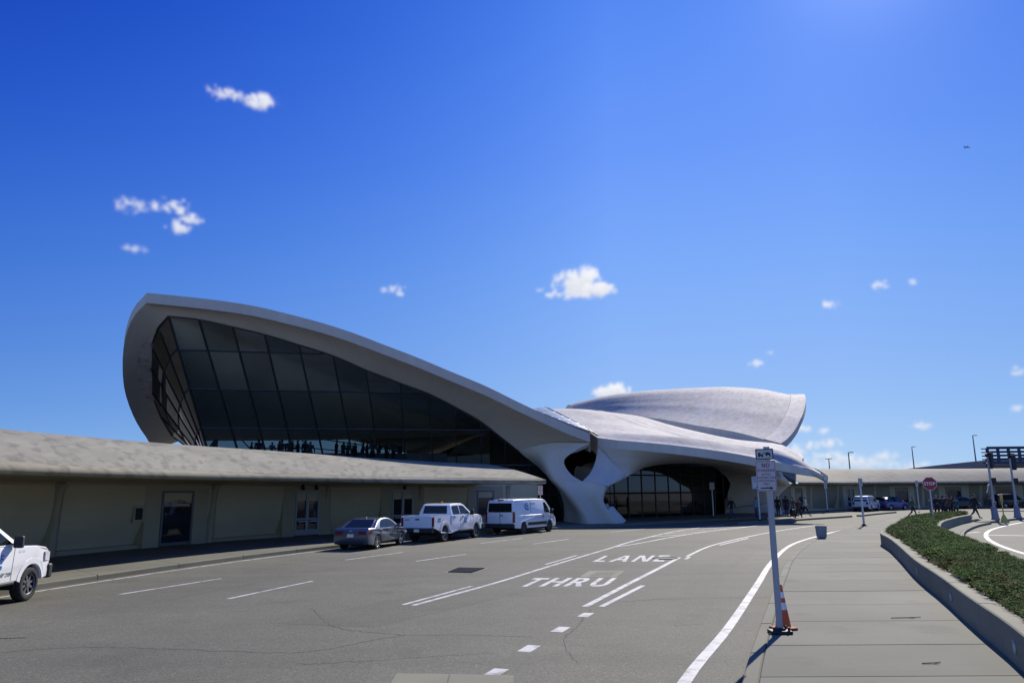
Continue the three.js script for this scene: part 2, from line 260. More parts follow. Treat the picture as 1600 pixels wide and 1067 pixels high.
const inRear = pts([[41.66, -0.27, 14.09], [41.93, -1.2, 13.51], [41.95, -2.5, 12.62], [41.6, -4, 11.76], [40.84, -6.3, 10.54], [39.41, -9, 9.04], [37.7, -11.5, 7.86], [36.1, -13.5, 6.85], [33.5, -15.2, 7.5], [29.5, -16.2, 8.5], [24, -15.2, 8.6], [19.5, -12.2, 7.5], [17.0, -9.5, 6.2]]);
const seamSide = pts([[3.4, -4.2, 10.2], [6.8, -2.2, 10.1], [9.2, 0.6, 9.7], [10.7, 4.6, 8.6], [12.4, 8.4, 7.6], [14.3, 12.1, 6.75]]);
const seamFront = pts([[2.0, -3.2, 10.3], [5.0, -1.9, 10.3], [7.3, 0.5, 10.05], [8.9, 4.5, 8.75], [10.6, 8.0, 7.65], [12.71, 11.46, 6.57]]);
const seamSideRear = pts([[3.4, -5.8, 10.2], [8, -6.5, 9.9], [11.5, -9.5, 8.5], [14.3, -12.1, 6.9]]);
const seamRear = pts([[2.0, -6.8, 10.3], [7, -8, 9.9], [10.3, -10, 8.4], [12.71, -12.46, 6.9]]);
const rimNose = pts([[12.71, 11.46, 6.57], [11.94, 12.81, 6.32], [10.93, 14.19, 6.14], [9.31, 15.97, 5.86], [7.54, 17.62, 5.54], [5.45, 18.95, 5.19], [3.5, 19.75, 4.86], [2.2, 20.3, 4.6], [1.35, 21.2, 4.34], [0.8, 22.15, 4.0], [0.35, 22.8, 3.72], [0, 22.97, 3.62]]);
const inNose = pts([[11.5, 12.95, 3.4], [10.4, 12.9, 3.8], [8.2, 12.4, 4.3], [5.5, 11.7, 4.68], [2.5, 11.2, 4.85], [0, 11, 4.92]]);
const glassNose = pts([[10.6, 7.1, 4.3], [9.6, 7.1, 4.75], [7.5, 7.1, 5.05], [5, 7.1, 5.2], [2.5, 7.1, 5.28], [0, 7.1, 5.3]]);
const down = (p, d) => p.map((q) => V3(q.x, q.y, q.z - d));
const cat = (a, b) => [...a, ...b.slice(1)];
const FAS = 0.62;                                      // depth of the fascia along the rims

const terminal = thing('terminal_building', 'swooping winged concrete terminal with four thin roof vaults and tinted glass', 'terminal building');
function vaultMesh(parent, name, SL, SR, RI, GI, crest, axis, pw, rimS, fasAt) {
  const v = sub(name, parent), MI = [SL[0], SR[0]], NS = 40, NT = 64;
  const g = coons(SL, SR, MI, RI, NS, NT, () => 0);
  for (const row of g) { const d = crest(Math.abs(row[NT / 2][axis])) - row[NT / 2].z; row.forEach((q, j) => { q.z += d * Math.pow(Math.max(0, Math.sin(Math.PI * j / NT)), pw); }); }
  if (axis === 'x') g.forEach((row, i) => { const s = i / NS, k = 0.3 * Math.exp(-(((s - rimS) / 0.07) ** 2)) * (1 - smooth(s, 0.96, 1)); row.forEach((q, j) => { q.z -= k * Math.sin(Math.PI * j / NT); }); });
  const cut = Math.round(NS * rimS), W = toWorld(g);
  part('roof_surface', sheet(W.slice(0, cut + 1)), M.vault, v);
  const lip = W.slice(cut).map((r) => r.map((p) => p.clone()));
  const up = name === 'front_vault' ? 0.012 : 0.06;
  lip.forEach((r, i) => r.forEach((p) => { p.y += i === 0 ? 0.0 : up; }));
  lip.unshift(W[cut].map((p) => p.clone().add(V3(0, -up, 0))));
  lip[1] = W[cut].map((p, j) => p.clone().lerp(W[cut + 1][j], 0.08).add(V3(0, up, 0)));
  part('rim_band', sheet(lip), M.rimBand, v);
  const side = (j) => { const a = W.map((r) => r[j].clone()); return sheet([a, a.map((p) => p.clone().add(V3(0, -FAS - 0.75, 0)))]); };
  const fasTop = lip[lip.length - 1], fasBot = fasTop.map((p, j) => p.clone().add(V3(0, -fasAt(j / NT), 0)));
  part('fascia', merge([sheet([fasTop, fasBot]), side(0), side(NT), sheet([W[0], W[0].map((p) => p.clone().add(V3(0, -1.2, 0)))])]), M.shell, v);
  const inn = Array.from({ length: NT + 1 }, (_, j) => { const ft = j / NT * (GI.length - 1), i = Math.min(GI.length - 2, Math.floor(ft)), k = ft - i; return LP(lerp(GI[i].x, GI[i + 1].x, k), lerp(GI[i].y, GI[i + 1].y, k), lerp(GI[i].z, GI[i + 1].z, k)); });
  const rows = [0, 0.2, 0.4, 0.6, 0.8, 1].map((k) => fasBot.map((p, j) => p.clone().lerp(inn[j], k).add(V3(0, 0.2 * Math.sin(Math.PI * k), 0))));
  part('soffit', sheet(rows), M.shell, v);
  const under = W.slice(0, 25).map((r) => r.map((p) => p.clone().add(V3(0, -0.8, 0)))); under.push(inn);
  part('ceiling', sheet(under), M.ceiling, v);
  return v;
}
const resample = (p, n) => many(p, n);
const RIM_SIDE = cat(resample(rimFront, 32), resample(rimRear, 32)), IN_SIDE = cat(resample(inFront, 32), resample(inRear, 32));
const RIM_NOSE = cat(resample(rimNose, 32), flip(resample(rimNose, 32), -1, 1).reverse()), IN_NOSE = cat(resample(inNose, 32), flip(resample(inNose, 32), -1, 1).reverse());
const S1 = resample(seamSide, 40), S2 = resample(seamFront, 40), S1R = resample(seamSideRear, 40), S2R = resample(seamRear, 40);
const RIM_REAR = RIM_NOSE.map((q) => V3(q.x, -(q.y > 18 ? 18 + (q.y - 18) * 0.4 : q.y) - (12.46 - 11.46) * 0.5, Math.max(q.z, 5.2)));
const lin = (z) => (x) => { if (x <= z[0][0]) return z[0][1]; for (let i = 1; i < z.length; i++) if (x <= z[i][0]) return lerp(z[i - 1][1], z[i][1], (x - z[i - 1][0]) / (z[i][0] - z[i - 1][0])); return z[z.length - 1][1]; };
const crestL = table([[3, 10.2], [8, 9.8], [13, 9.6], [18, 10.0], [23, 11.0], [28, 12.2], [33, 13.4], [38, 14.5], [43.2, 15.3]]);
const S1X = resample(pts([[1.2, -4.0, 10.8], [3.6, -3.6, 10.7], [6.8, -2.0, 10.55], [9.2, 0.6, 10.2], [10.7, 4.6, 9.25], [12.3, 8.4, 8.35], [14.3, 12.1, 7.0]]), 40), S1RX = resample(pts([[1.2, -5.6, 10.9], [3.6, -6.2, 10.9], [8, -6.5, 10.5], [11.5, -9.5, 8.7], [14.3, -12.1, 6.9]]), 40);
const crestR = table([[0, 11.3], [3, 12.1], [8, 13.2], [13, 14.0], [18, 14.6], [23, 15.1], [28, 15.5], [33, 15.6], [38, 15.5], [43.2, 15.3]]);
const crestF = table([[0, 10.55], [4, 9.5], [8, 7.95], [12, 6.75], [15, 5.92], [17.2, 5.45], [18.4, 5.35], [19.4, 5.28], [20.5, 5.16], [21.2, 4.9], [21.8, 4.45], [22.4, 4.0], [23, 3.62]]);
const crestB = table([[6.8, 10.8], [10, 10.8], [14, 9.8], [18, 7.6], [21, 5.2]]);
vaultMesh(terminal, 'side_vault', S1, S1R, RIM_SIDE, IN_SIDE, crestL, 'x', 1.3, 0.915, () => FAS + 0.06);
vaultMesh(terminal, 'side_vault', flip(S1X, -1, 1), flip(S1RX, -1, 1), flip(RIM_SIDE, -1, 1), flip(IN_SIDE, -1, 1), crestR, 'x', 1.0, 0.915, () => FAS + 0.06);
vaultMesh(terminal, 'front_vault', S2, flip(S2, -1, 1), RIM_NOSE, IN_NOSE, (y) => crestF(y), 'y', 0.75, 0.975, (t) => FAS + 0.04 - 0.34 * Math.exp(-(((t - 0.5) / 0.1) ** 2)));
vaultMesh(terminal, 'rear_vault', S2R, flip(S2R, -1, 1), RIM_REAR, flip(IN_NOSE, 1, -1), crestB, 'y', 0.8, 0.975, () => FAS);
{ // the reveal between the lip of the front vault and the entrance glass
  const g = cat(resample(glassNose, 32), flip(resample(glassNose, 32), -1, 1).reverse());
  part('entrance_reveal', sheet([0, 0.33, 0.66, 1].map((k) => IN_NOSE.map((p, j) => { const a = LP(p.x, p.y, p.z), b = LP(g[j].x, g[j].y, g[j].z); return a.lerp(b, k); }))), M.shell, terminal);
}
{ // the spout at the tip of the front vault
  const rows = []; for (let i = 0; i <= 8; i++) { const t = i / 8, v = lerp(22.0, 23.35, t), h = lerp(3.98, 3.3, t * t * 0.5 + t * 0.5), w = lerp(0.75, 0.42, t), q = (a, b) => LP(w * a, v, h + b); rows.push([q(-1, 0.2), q(-0.98, -0.08), q(-0.6, -0.3), q(0, -0.38), q(0.6, -0.3), q(0.98, -0.08), q(1, 0.2), q(0.85, 0.2), q(0.8, -0.02), q(0.45, -0.2), q(0, -0.26), q(-0.45, -0.2), q(-0.8, -0.02), q(-0.85, 0.2), q(-1, 0.2)]); }
  part('spout', toCreasedNormals(sheet(rows), 0.6), M.shell, terminal);
}
// skylight strips in the gaps between the vaults, and the disc where the four meet
M.skyFrame = std(0.22, 0.23, 0.24, 0.6, 0.2);
for (const [SA, SB, su] of [[S1, S2, 1], [S1, S2, -1], [S1R, S2R, 1], [S1R, S2R, -1]]) {
  const lift = SA === S1 && su < 0 ? -0.5 : 0.2, sk = sub('skylight', terminal), A = flip(SA, su, 1), B = flip(SB, su, 1), P = (q, k) => LP(q.x, q.y, q.z + k), fr = [], n = 12;
  for (let i = 0; i < n; i++) {
    const a0 = P(A[Math.floor(i * 40 / n)], lift), a1 = P(A[Math.floor((i + 1) * 40 / n)], lift), b0 = P(B[Math.floor(i * 40 / n)], lift), b1 = P(B[Math.floor((i + 1) * 40 / n)], lift);
    const m = (p, q) => p.clone().lerp(q, 0.5).add(V3(0, 0.1, 0));
    part('glass_pane', sheet([[a0, m(a0, b0), b0], [a1, m(a1, b1), b1]]), M.skyGlass, sk);
    fr.push(bar(a0, a1, 0.1, 0.12), bar(b0, b1, 0.1, 0.12), bar(a1, b1, 0.07));
  }
  part('skylight_frame', merge(fr), M.skyFrame, sk);
}
{ const g = new THREE.CylinderGeometry(3.0, 3.0, 0.4, 32); const p = LP(0, -5, 10.2); g.translate(p.x, p.y, p.z); part('centre_disc', g, M.shell, terminal); }

{ // glass and dark room behind the openings of the buttresses
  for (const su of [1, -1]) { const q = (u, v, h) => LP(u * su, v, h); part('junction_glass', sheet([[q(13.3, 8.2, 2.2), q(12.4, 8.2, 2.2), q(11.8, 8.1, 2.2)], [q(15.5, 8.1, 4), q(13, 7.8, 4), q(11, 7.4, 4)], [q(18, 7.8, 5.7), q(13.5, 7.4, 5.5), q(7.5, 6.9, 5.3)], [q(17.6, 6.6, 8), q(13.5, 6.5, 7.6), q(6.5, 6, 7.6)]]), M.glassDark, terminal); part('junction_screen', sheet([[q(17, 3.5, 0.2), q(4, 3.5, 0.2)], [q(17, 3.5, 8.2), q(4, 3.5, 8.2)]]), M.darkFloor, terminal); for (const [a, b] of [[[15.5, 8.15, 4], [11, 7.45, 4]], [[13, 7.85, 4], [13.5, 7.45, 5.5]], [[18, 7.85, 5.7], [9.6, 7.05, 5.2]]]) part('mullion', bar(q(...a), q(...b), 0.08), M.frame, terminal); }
}
// the four Y-shaped buttresses on which the vaults come down
function buttress(su, sv) {
  const L = (rows) => rows.map((r) => { const p = pts(r); return Array.from({ length: (p.length - 1) * 5 + 1 }, (_, i) => cr(p, i / ((p.length - 1) * 5))); });
  const lofty = (rows) => { const f = L(rows), out = [], n = (rows.length - 1) * 5; for (let i = 0; i <= n; i++) out.push(f[0].map((_, j) => cr(f.map((r) => r[j]), i / n))); return out.map((r) => r.map((q) => { const k = su < 0 ? smooth(-q.z, -3.6, -1.6) : 0; return LP((q.x - 1.3 * k) * su, (q.y - 1.2 * k) * sv, q.z); })); };
  const trunk = [[[14.84, 8.28, 3.47], [16.9, 10.55, 3.3], [15.15, 11.95, 3.2], [13.75, 13.25, 2.8], [11.5, 8.0, 3.2]],
    [[13.97, 8.25, 2.68], [16.4, 11.0, 2.55], [15.2, 12.2, 2.4], [14.06, 13.1, 2.05], [12.0, 8.6, 2.3]],
    [[13.3, 8.1, 1.7], [15.93, 11.41, 1.72], [15.0, 12.5, 1.65], [14.02, 13.13, 1.5], [12.2, 9, 1.6]],
    [[12.9, 7.8, 0.9], [15.53, 11.78, 0.87], [14.7, 12.8, 0.85], [13.67, 13.46, 0.82], [12.1, 9, 0.9]],
    [[12.6, 7.4, 0.02], [15.37, 11.95, 0.02], [14.4, 13.1, 0.02], [13.1, 13.92, 0.02], [11.6, 9, 0.02]]];
  const armA = [[[17.83, 7.93, 5.54], [16.6, 9.9, 6.1], [14.3, 12.1, 6.08]], [[17.2, 8.0, 5.1], [17.0, 9.9, 5.55], [15.4, 11.6, 5.5]], [[16.17, 8.16, 4.45], [17.2, 10.05, 4.7], [16.05, 11.0, 4.75]], [[15.5, 8.2, 3.95], [17.1, 10.25, 4.0], [15.75, 11.3, 3.8]], [[14.84, 8.28, 3.47], [16.9, 10.55, 3.3], [15.15, 11.95, 3.2]]];
  const armB = [[[12.71, 11.46, 5.9], [12.3, 12.5, 4.7], [11.5, 12.95, 3.4], [10.6, 7.3, 4.3]], [[13.0, 11.6, 5.3], [12.7, 12.6, 4.25], [12.1, 13.05, 3.2], [10.9, 7.5, 4.0]], [[13.4, 11.7, 4.6], [13.2, 12.65, 3.85], [12.75, 13.15, 3.05], [11.1, 7.7, 3.7]], [[14.3, 12.0, 3.8], [14.0, 12.7, 3.4], [13.3, 13.22, 2.92], [11.3, 7.8, 3.4]], [[15.15, 11.95, 3.2], [14.5, 12.7, 3.05], [13.75, 13.25, 2.8], [11.5, 8.0, 3.2]]];
  const c = LP(12.3 * su, 8.6 * sv, 3);
  return mergeVertices(merge([shell(lofty(trunk), 0.45, c), shell(lofty(armA), 0.4, LP(13.5 * su, 8 * sv, 5)), shell(lofty(armB), 0.4, LP(11 * su, 8 * sv, 5))]), 1e-3);
}
for (const [su, sv] of [[1, 1], [-1, 1], [1, -1], [-1, -1]]) part('buttress', buttress(su, sv), M.shell, terminal);

// the leaning glass wall under the left wing: a plane that tilts outwards, mullions fanning towards the tip
const gz = (x, h) => -53 - (x + 21.9) * 0.206 + 0.6 * (h - 7.05), GP = (x, h) => V3(x, h, gz(x, h));
const topAt = table([[-23.2, 14.1], [-22.72, 14.09], [-20.9, 13.96], [-18.89, 13.59], [-16.8, 13.15], [-14.8, 12.61], [-12.59, 11.97], [-10.38, 11.07], [-8.01, 10.23], [-6.1, 9.57], [-4.3, 8.71], [-2.5, 7.75], [-0.9, 6.57], [0.46, 5.54], [1.85, 4.45], [2.91, 3.47], [3.53, 2.68], [3.96, 1.63], [4.2, 0.9], [4.4, 0.1]]);
function glassWall() {
  const w = sub('glass_wall', terminal), mul = [];
  const xb = [-21.85, -19.9, -18.03, -16.17, -14.12, -12.05, -10.15, -8.09, -6.07, -4.3, -2.43, -0.6, 1.2, 2.9, 4.0], kx = [-0.125, -0.145, -0.126, -0.115, -0.112, -0.1, -0.06, 0, 0, 0, 0, 0, 0, 0, 0], levels = [0.15, 2.2, 4.5, 7.05, 9.6, 12.05, 16];
  const at = (i, h) => xb[i] + kx[i] * (h - 7.05), low = (i) => (i < 9 ? 4.5 : 0.15);
  const topOf = (i, f) => { let h = 8; for (let k = 0; k < 30; k++) { const x = lerp(at(i, h), at(Math.min(xb.length - 1, i + 1), h), f); h = lerp(h, Math.max(0.16, topAt(x)), 0.5); } return h; };
  for (let i = 0; i < xb.length - 1; i++) {
    for (let l = 0; l < levels.length - 1; l++) {
      const h0 = Math.max(levels[l], low(i)), h1 = levels[l + 1];
      const fs = [0, 0.25, 0.5, 0.75, 1], hi = fs.map((f) => Math.min(h1, topOf(i, f)));
      if (h1 <= low(i) || Math.max(...hi) <= h0 + 0.05) continue;
      const pt = (f, h) => GP(lerp(at(i, h), at(i + 1, h), f), h);
      part('glass_pane', sheet([fs.map((f, k) => pt(f, Math.min(h0, Math.max(hi[k] - 0.001, h0 - 1)))), fs.map((f, k) => pt(f, Math.max(hi[k], Math.min(h0, hi[k]))))]), (l >= 4 && i < 9 ? (hash(i, l, 4) > 0.3 ? M.glassC : M.glass) : [M.glass, M.glassB][Math.floor(hash(i, l, 4) * 2)]), w);
      if (Math.min(hi[0], hi[4]) >= h1 - 0.01 || hi.some((h) => h >= h1 - 0.01)) { const k = hi.findIndex((h) => h >= h1 - 0.01), e = 4 - [...hi].reverse().findIndex((h) => h >= h1 - 0.01); if (e > k) mul.push(['transom', bar(pt(fs[k], h1), pt(fs[e], h1), 0.075, 0.13)]); }
    }
    const t = topOf(i, 0); if (t > low(i) + 0.3) mul.push(['mullion', bar(GP(at(i, low(i)), low(i)), GP(at(i, t), t), 0.085, 0.2)]);
  }
  for (const [n, g] of mul) part(n, g, M.frame, w);
  const head = []; for (let i = 0; i < 40; i++) { const a = inFront.length - 1, p = cr(inFront, i / 40), q = cr(inFront, (i + 1) / 40); head.push(bar(LP(p.x, p.y, p.z - 0.03), LP(q.x, q.y, q.z - 0.03), 0.12, 0.16)); }
  part('head_frame', merge(head), M.frame, w);
  // the return of the glass behind the tip, down to the floor
  const w2 = sub('glass_wall', terminal), base = pts([[36.7, -4.0, 4.5], [36.6, -4.6, 4.5], [36.2, -5.6, 4.5], [35.7, -7, 4.5], [35.1, -9, 4.5], [34.2, -11, 4.5], [33.2, -13, 4.5], [31.8, -14, 4.5], [29.5, -15, 4.5], [26, -15.2, 4.5], [22, -13.6, 4.5], [18, -10.6, 4.5], [15.2, -8.6, 4.5]]);
  const cuts = Array.from({ length: 12 }, (_, i) => i / 11), T = cuts.map((t) => cr(inRear, t)), B = cuts.map((t) => cr(base, t)), w2m = [];
  const on = (i, k) => { const a = T[i], b = B[i]; return LP(lerp(b.x, a.x, k), lerp(b.y, a.y, k), lerp(b.z, a.z, k)); };
  for (let i = 0; i < 11; i++) {
    const hs = [0, 0.27, 0.54, 0.8, 1], sp = (j) => (T[j].z > 7.4 ? hs : [0, 0.5, 1]);
    const nR = Math.min(sp(i).length, sp(i + 1).length), use = nR === 5 ? hs : [0, 0.5, 1];
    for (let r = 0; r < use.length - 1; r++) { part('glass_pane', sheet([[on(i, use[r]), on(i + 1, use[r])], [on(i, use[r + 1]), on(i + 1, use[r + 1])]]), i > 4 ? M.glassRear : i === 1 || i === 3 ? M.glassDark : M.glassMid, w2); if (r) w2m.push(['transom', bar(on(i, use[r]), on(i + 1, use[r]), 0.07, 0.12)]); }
    w2m.push(['mullion', bar(on(i, 0), on(i, 0.97), 0.07, 0.12)]); w2m.push(['transom', bar(on(i, 1), on(i + 1, 1), 0.1, 0.14)]);
  }
  for (const [n, g] of w2m) part(n, g, M.frame, w2);
}
glassWall();
// the entrance glass under the front vault
{
  const w = sub('entrance_glass', terminal), us = [-11.2, -9.6, -7.7, -5.8, -3.9, -2, 0, 2, 3.9, 5.8, 7.7, 9.6, 11.2], hs = [0.15, 2.3, 3.9, 5.6];
  const topU = (u) => Math.min(5.29 - 0.005 * u * u, 4.8 - Math.max(0, Math.abs(u) - 9.6) * 0.5);
  for (let i = 0; i < us.length - 1; i++) {
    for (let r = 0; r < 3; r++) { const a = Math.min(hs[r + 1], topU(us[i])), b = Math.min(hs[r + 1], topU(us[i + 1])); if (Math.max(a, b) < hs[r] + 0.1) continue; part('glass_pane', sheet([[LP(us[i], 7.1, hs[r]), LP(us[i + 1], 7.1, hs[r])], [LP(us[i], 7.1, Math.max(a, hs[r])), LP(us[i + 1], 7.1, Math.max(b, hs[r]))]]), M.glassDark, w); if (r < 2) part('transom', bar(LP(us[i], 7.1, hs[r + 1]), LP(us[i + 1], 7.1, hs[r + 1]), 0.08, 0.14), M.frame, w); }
    part('mullion', bar(LP(us[i], 7.1, 0.14), LP(us[i], 7.1, topU(us[i])), 0.09, 0.16), M.frame, w);
  }
}
// floors and rooms behind the glass
{
  const poly = (list) => list.map(([u, v]) => { const p = LP(u, v, 0); return [p.x, p.z]; });
  part('ground_floor', slab(poly([[17, 7.2], [11, 7.2], [-11, 7.2], [-17, 7.2], [-34, -1], [-30, -14], [-12, -9], [12, -9], [30, -14], [34, -3]]), 0.02, 0.15), M.darkFloor, terminal);
  part('gallery_floor', slab(poly([[19.5, 4.6], [22, 4.4], [28, 1.8], [33.5, -1.6], [35.6, -4.2], [34.4, -9.5], [32.4, -12.8], [29, -14.4], [25, -14.4], [20, -11.5], [17, -9], [16, -2]]), 4.25, 4.6), M.inner, terminal);
  part('gallery_floor', slab(poly([[19.5, 4.6], [22, 4.4], [28, 1.8], [33.5, -1.6], [35.6, -4.2], [34.4, -9.5], [32.4, -12.8], [29, -14.4], [25, -14.4], [20, -11.5], [17, -9], [16, -2]].map(([u, v]) => [-u, v])), 4.25, 4.6), M.inner, terminal);
  const wl = (u0, v0, u1, v1, h0, h1) => { const a = LP(u0, v0, 0), b = LP(u1, v1, 0), g = box(a.distanceTo(b), h1 - h0, 0.25, 0, (h0 + h1) / 2, 0); g.rotateY(Math.atan2(-(b.z - a.z), b.x - a.x)); g.translate((a.x + b.x) / 2, 0, (a.z + b.z) / 2); return g; };
  part('interior_wall', merge([wl(-16, -3, -5, -3, 0.15, 5.9), wl(-5, -3, 1, -3, 0.15, 4.7), wl(1, -3, 16, -3, 0.15, 5.9), wl(16, -3, 16.2, 7.2, 0.15, 4.2), wl(-16, -3, -16.2, 7.2, 0.15, 4.2)]), M.darkFloor, terminal);
  part('gallery_parapet', merge([wl(16.4, -8, 16.4, 3, 4.6, 5.6), wl(-16.4, -8, -16.4, 3, 4.6, 5.6)]), M.inner, terminal);
  for (let x = -21; x < -5; x += 2) part('gallery_sill', bar(V3(x, 5.0, gz(x, 5.0) - 0.45), V3(x + 1.98, 5.0, gz(x + 1.98, 5.0) - 0.45), 0.85, 0.1), M.darkFloor, terminal);
  part('gallery_sill', wl(36.1, -5.2, 33.6, -12.9, 4.3, 6.5), M.darkFloor, terminal);
  part('podium_wall', merge([wl(20.2, 4.2, 33, -1.8, 0.1, 4.3), wl(33.2, -2, 35, -5, 0.1, 4.3), wl(35, -5, 32, -13, 0.1, 4.3), wl(-20.2, 4.2, -33, -1.8, 0.1, 4.3), wl(-33.2, -2, -35, -5, 0.1, 4.3), wl(-35, -5, -32, -13, 0.1, 4.3), wl(-32, -13, -17, -9, 0.1, 4.3), wl(32, -13, 17, -9, 0.1, 4.3)]), M.inner, terminal);
}
// the right wing's glass, out of sight from the road side but there
{
  const w = sub('glass_wall', terminal);
  const B = pts([[-15, 8, 0.2], [-19, 6.8, 4.5], [-22, 5.6, 4.5], [-25, 4.2, 4.5], [-28, 2.6, 4.5], [-31, 0.6, 4.5], [-34, -1.4, 4.5], [-36.7, -4, 4.5]]), T = flip(inFront, -1, 1), N = 10;
  for (let i = 0; i < N; i++) { const p = (k, t) => { const b = cr(B, t), a = cr(T, t); return LP(lerp(b.x, a.x, k), lerp(b.y, a.y, k), lerp(b.z, a.z, k)); }; part('glass_pane', sheet([[p(0, i / N), p(0, (i + 1) / N)], [p(1, i / N), p(1, (i + 1) / N)]]), M.glass, w); part('mullion', bar(p(0, i / N), p(1, i / N), 0.09, 0.18), M.frame, w); }
}

// ---------------------------------------------------------------- ground, road, pavements
const wingV = (u) => 9.7 + 0.0168 * Math.max(0, u - 30) ** 2;                 // front wall line of the wings (u = distance from the centre)
const kerbV = (u) => 14.7 + 0.0114 * Math.max(0, u - 20) ** 2;
const uv2 = (u, v) => { const p = LP(u, v, 0); return [p.x, p.z]; };
{
  const ground = struct('ground', 'flat ground out to the horizon');
  const g = new THREE.PlaneGeometry(8000, 8000, 1, 1); g.rotateX(-Math.PI / 2); g.translate(0, -0.03, 0); for (let i = 0; i < 4; i++) g.attributes.uv.setXY(i, g.attributes.position.getX(i), g.attributes.position.getZ(i));
  part('ground_sheet', g, std(0.2, 0.2, 0.185, 0.95), ground);
}
const road = struct('road', 'curving grey asphalt road with white lane markings');
part('road_surface', slab([[-90, 60], [-90, -60], [-30, -120], [150, -140], [150, 60]], null, 0), M.asphalt, road);
const mark = (name, geo, label) => part(name, (() => { const p = geo.attributes.position, uv = geo.attributes.uv; for (let i = 0; i < p.count; i++) uv.setXY(i, p.getX(i), p.getZ(i)); return geo; })(), M.paint, road, label);
const kerbLeft = []; for (let u = 70; u >= -14; u -= 2) kerbLeft.push(uv2(u, kerbV(Math.max(0, u))));
// edge lines
mark('edge_line', ribbon(dense([...Array.from({ length: 19 }, (_, i) => { const u = 66 - i * 2.5; return uv2(u, kerbV(u) + 0.42); })], 60), 0.13, 0.004));
const rKerb = table([[-71.5, 38], [-66.5, 33], [-61.8, 29.7], [-55.8, 26.1], [-43.5, 18.1], [-35.1, 13.35], [-27.2, 9.6], [-20.2, 6.75], [-14.8, 4.65], [-9.7, 2.72], [-4.5, 1.0], [2, -1.0]]);   // x of the right-hand kerb by z
mark('edge_line', ribbon(dense([[-0.3, -2], [0.7, -6], [2.15, -10.3], [3.72, -14.0], [6.2, -20.2], [8.9, -27], [12.76, -35.6], [17.3, -43.2], [22, -50.2], [26.2, -56.6], [30.5, -63]], 80), 0.17, 0.0045));
// lane dashes
for (const [a, b] of [[[-9.92, -19.77], [-8.68, -23.27]], [[-6.33, -29.33], [-4.66, -32.86]], [[-1.63, -38.18], [0.45, -42.1]], [[5.9, -47.6], [8.6, -51.3]], [[-6.81, -18.74], [-5.74, -22.36]], [[-3.57, -28.49], [-1.94, -31.51]], [[0.95, -37.33], [2.87, -40.9]]]) mark('lane_dash', ribbon([a, b], 0.12, 0.004));
// the THRU LANE between two solid lines
mark('lane_line', ribbon(dense([[-2.23, -17.4], [-0.58, -21.33], [1.09, -25.85], [2.55, -29.75], [4.43, -34.68]], 30), 0.13, 0.004));
mark('lane_line', ribbon([[-2.47, -17.51], [-1.13, -20.8]], 0.11, 0.004));
mark('lane_line', ribbon([[1.08, -26.75], [2.45, -30.45]], 0.11, 0.004));
mark('lane_line', ribbon(dense([[1.51, -16.97], [3.17, -21.31], [4.63, -25.07], [6.14, -29.05]], 30), 0.15, 0.004));
mark('lane_line', ribbon([[1.86, -16.95], [3.36, -20.58]], 0.13, 0.004));
mark('lane_line', ribbon(dense([[6.5, -29.4], [8.12, -33.4], [9.41, -36.1], [12.38, -41.31], [15.9, -46.9], [21, -54]], 30), 0.13, 0.004));
mark('lane_line', ribbon([[6.2, -28.3], [6.55, -29.2]], 0.13, 0.004)); mark('lane_line', ribbon([[9.3, -35.3], [12.1, -40.2]], 0.12, 0.004));
const hatchA = dense([[4.43, -34.68], [5.21, -36.9], [7.9, -43.4], [10.82, -49.41], [15.3, -56.4]], 24), hatchB = dense([[4.43, -34.68], [5.85, -36.9], [8.5, -41.8], [11.3, -46.4], [15.8, -52.6], [19, -57]], 24);
mark('lane_line', ribbon(hatchA, 0.15, 0.004)); mark('lane_line', ribbon(hatchB, 0.15, 0.004));
for (const k of [10, 13, 16, 19, 22]) mark('hatch_bar', ribbon([hatchA[k - 2], hatchB[k]].map(([x, z], i) => [x + (i ? -0.06 : 0.06), z]), 0.2, 0.0042));
for (const [x, z] of [[1.42, -15.85], [0.82, -14.25], [0.22, -12.58], [-0.28, -10.95]]) { const dx = 0.35, dz = -0.94; mark('lane_square', ribbon([[x - dx * 0.27, z - dz * 0.27], [x + dx * 0.27, z + dz * 0.27]], 0.22, 0.004)); }
const font = await new FontLoader().loadAsync('fonts/droid/droid_sans_bold.typeface.json');
const fontB = font;
function roadWord(word, origin, U, Vv, tracking) {    // letters laid flat: U across the lane, V along it
  const glyph = [...word].map((ch) => { const g = new THREE.ShapeGeometry(font.generateShapes(ch, 1)); g.computeBoundingBox(); return g; });
  const wsum = glyph.reduce((s, g) => s + g.boundingBox.max.x - g.boundingBox.min.x, 0) + tracking * (glyph.length - 1), hh = glyph[0].boundingBox.max.y; let x = 0;
  for (const g of glyph) {
    const p = g.attributes.position, b = g.boundingBox;
    for (let i = 0; i < p.count; i++) { const a = (x + p.getX(i) - b.min.x) / wsum, c = p.getY(i) / hh; p.setXYZ(i, origin[0] + U[0] * a + Vv[0] * c, 0.0044, origin[1] + U[1] * a + Vv[1] * c); }
    g.computeVertexNormals(); x += b.max.x - b.min.x + tracking; mark('road_letter', g);
  }
}
roadWord('THRU', [0.02, -20.6], [2.36, 0.12], [0.56, -1.98], 0.2);
roadWord('LANE', [2.75, -27.6], [2.5, 0.12], [0.74, -2.5], 0.24);
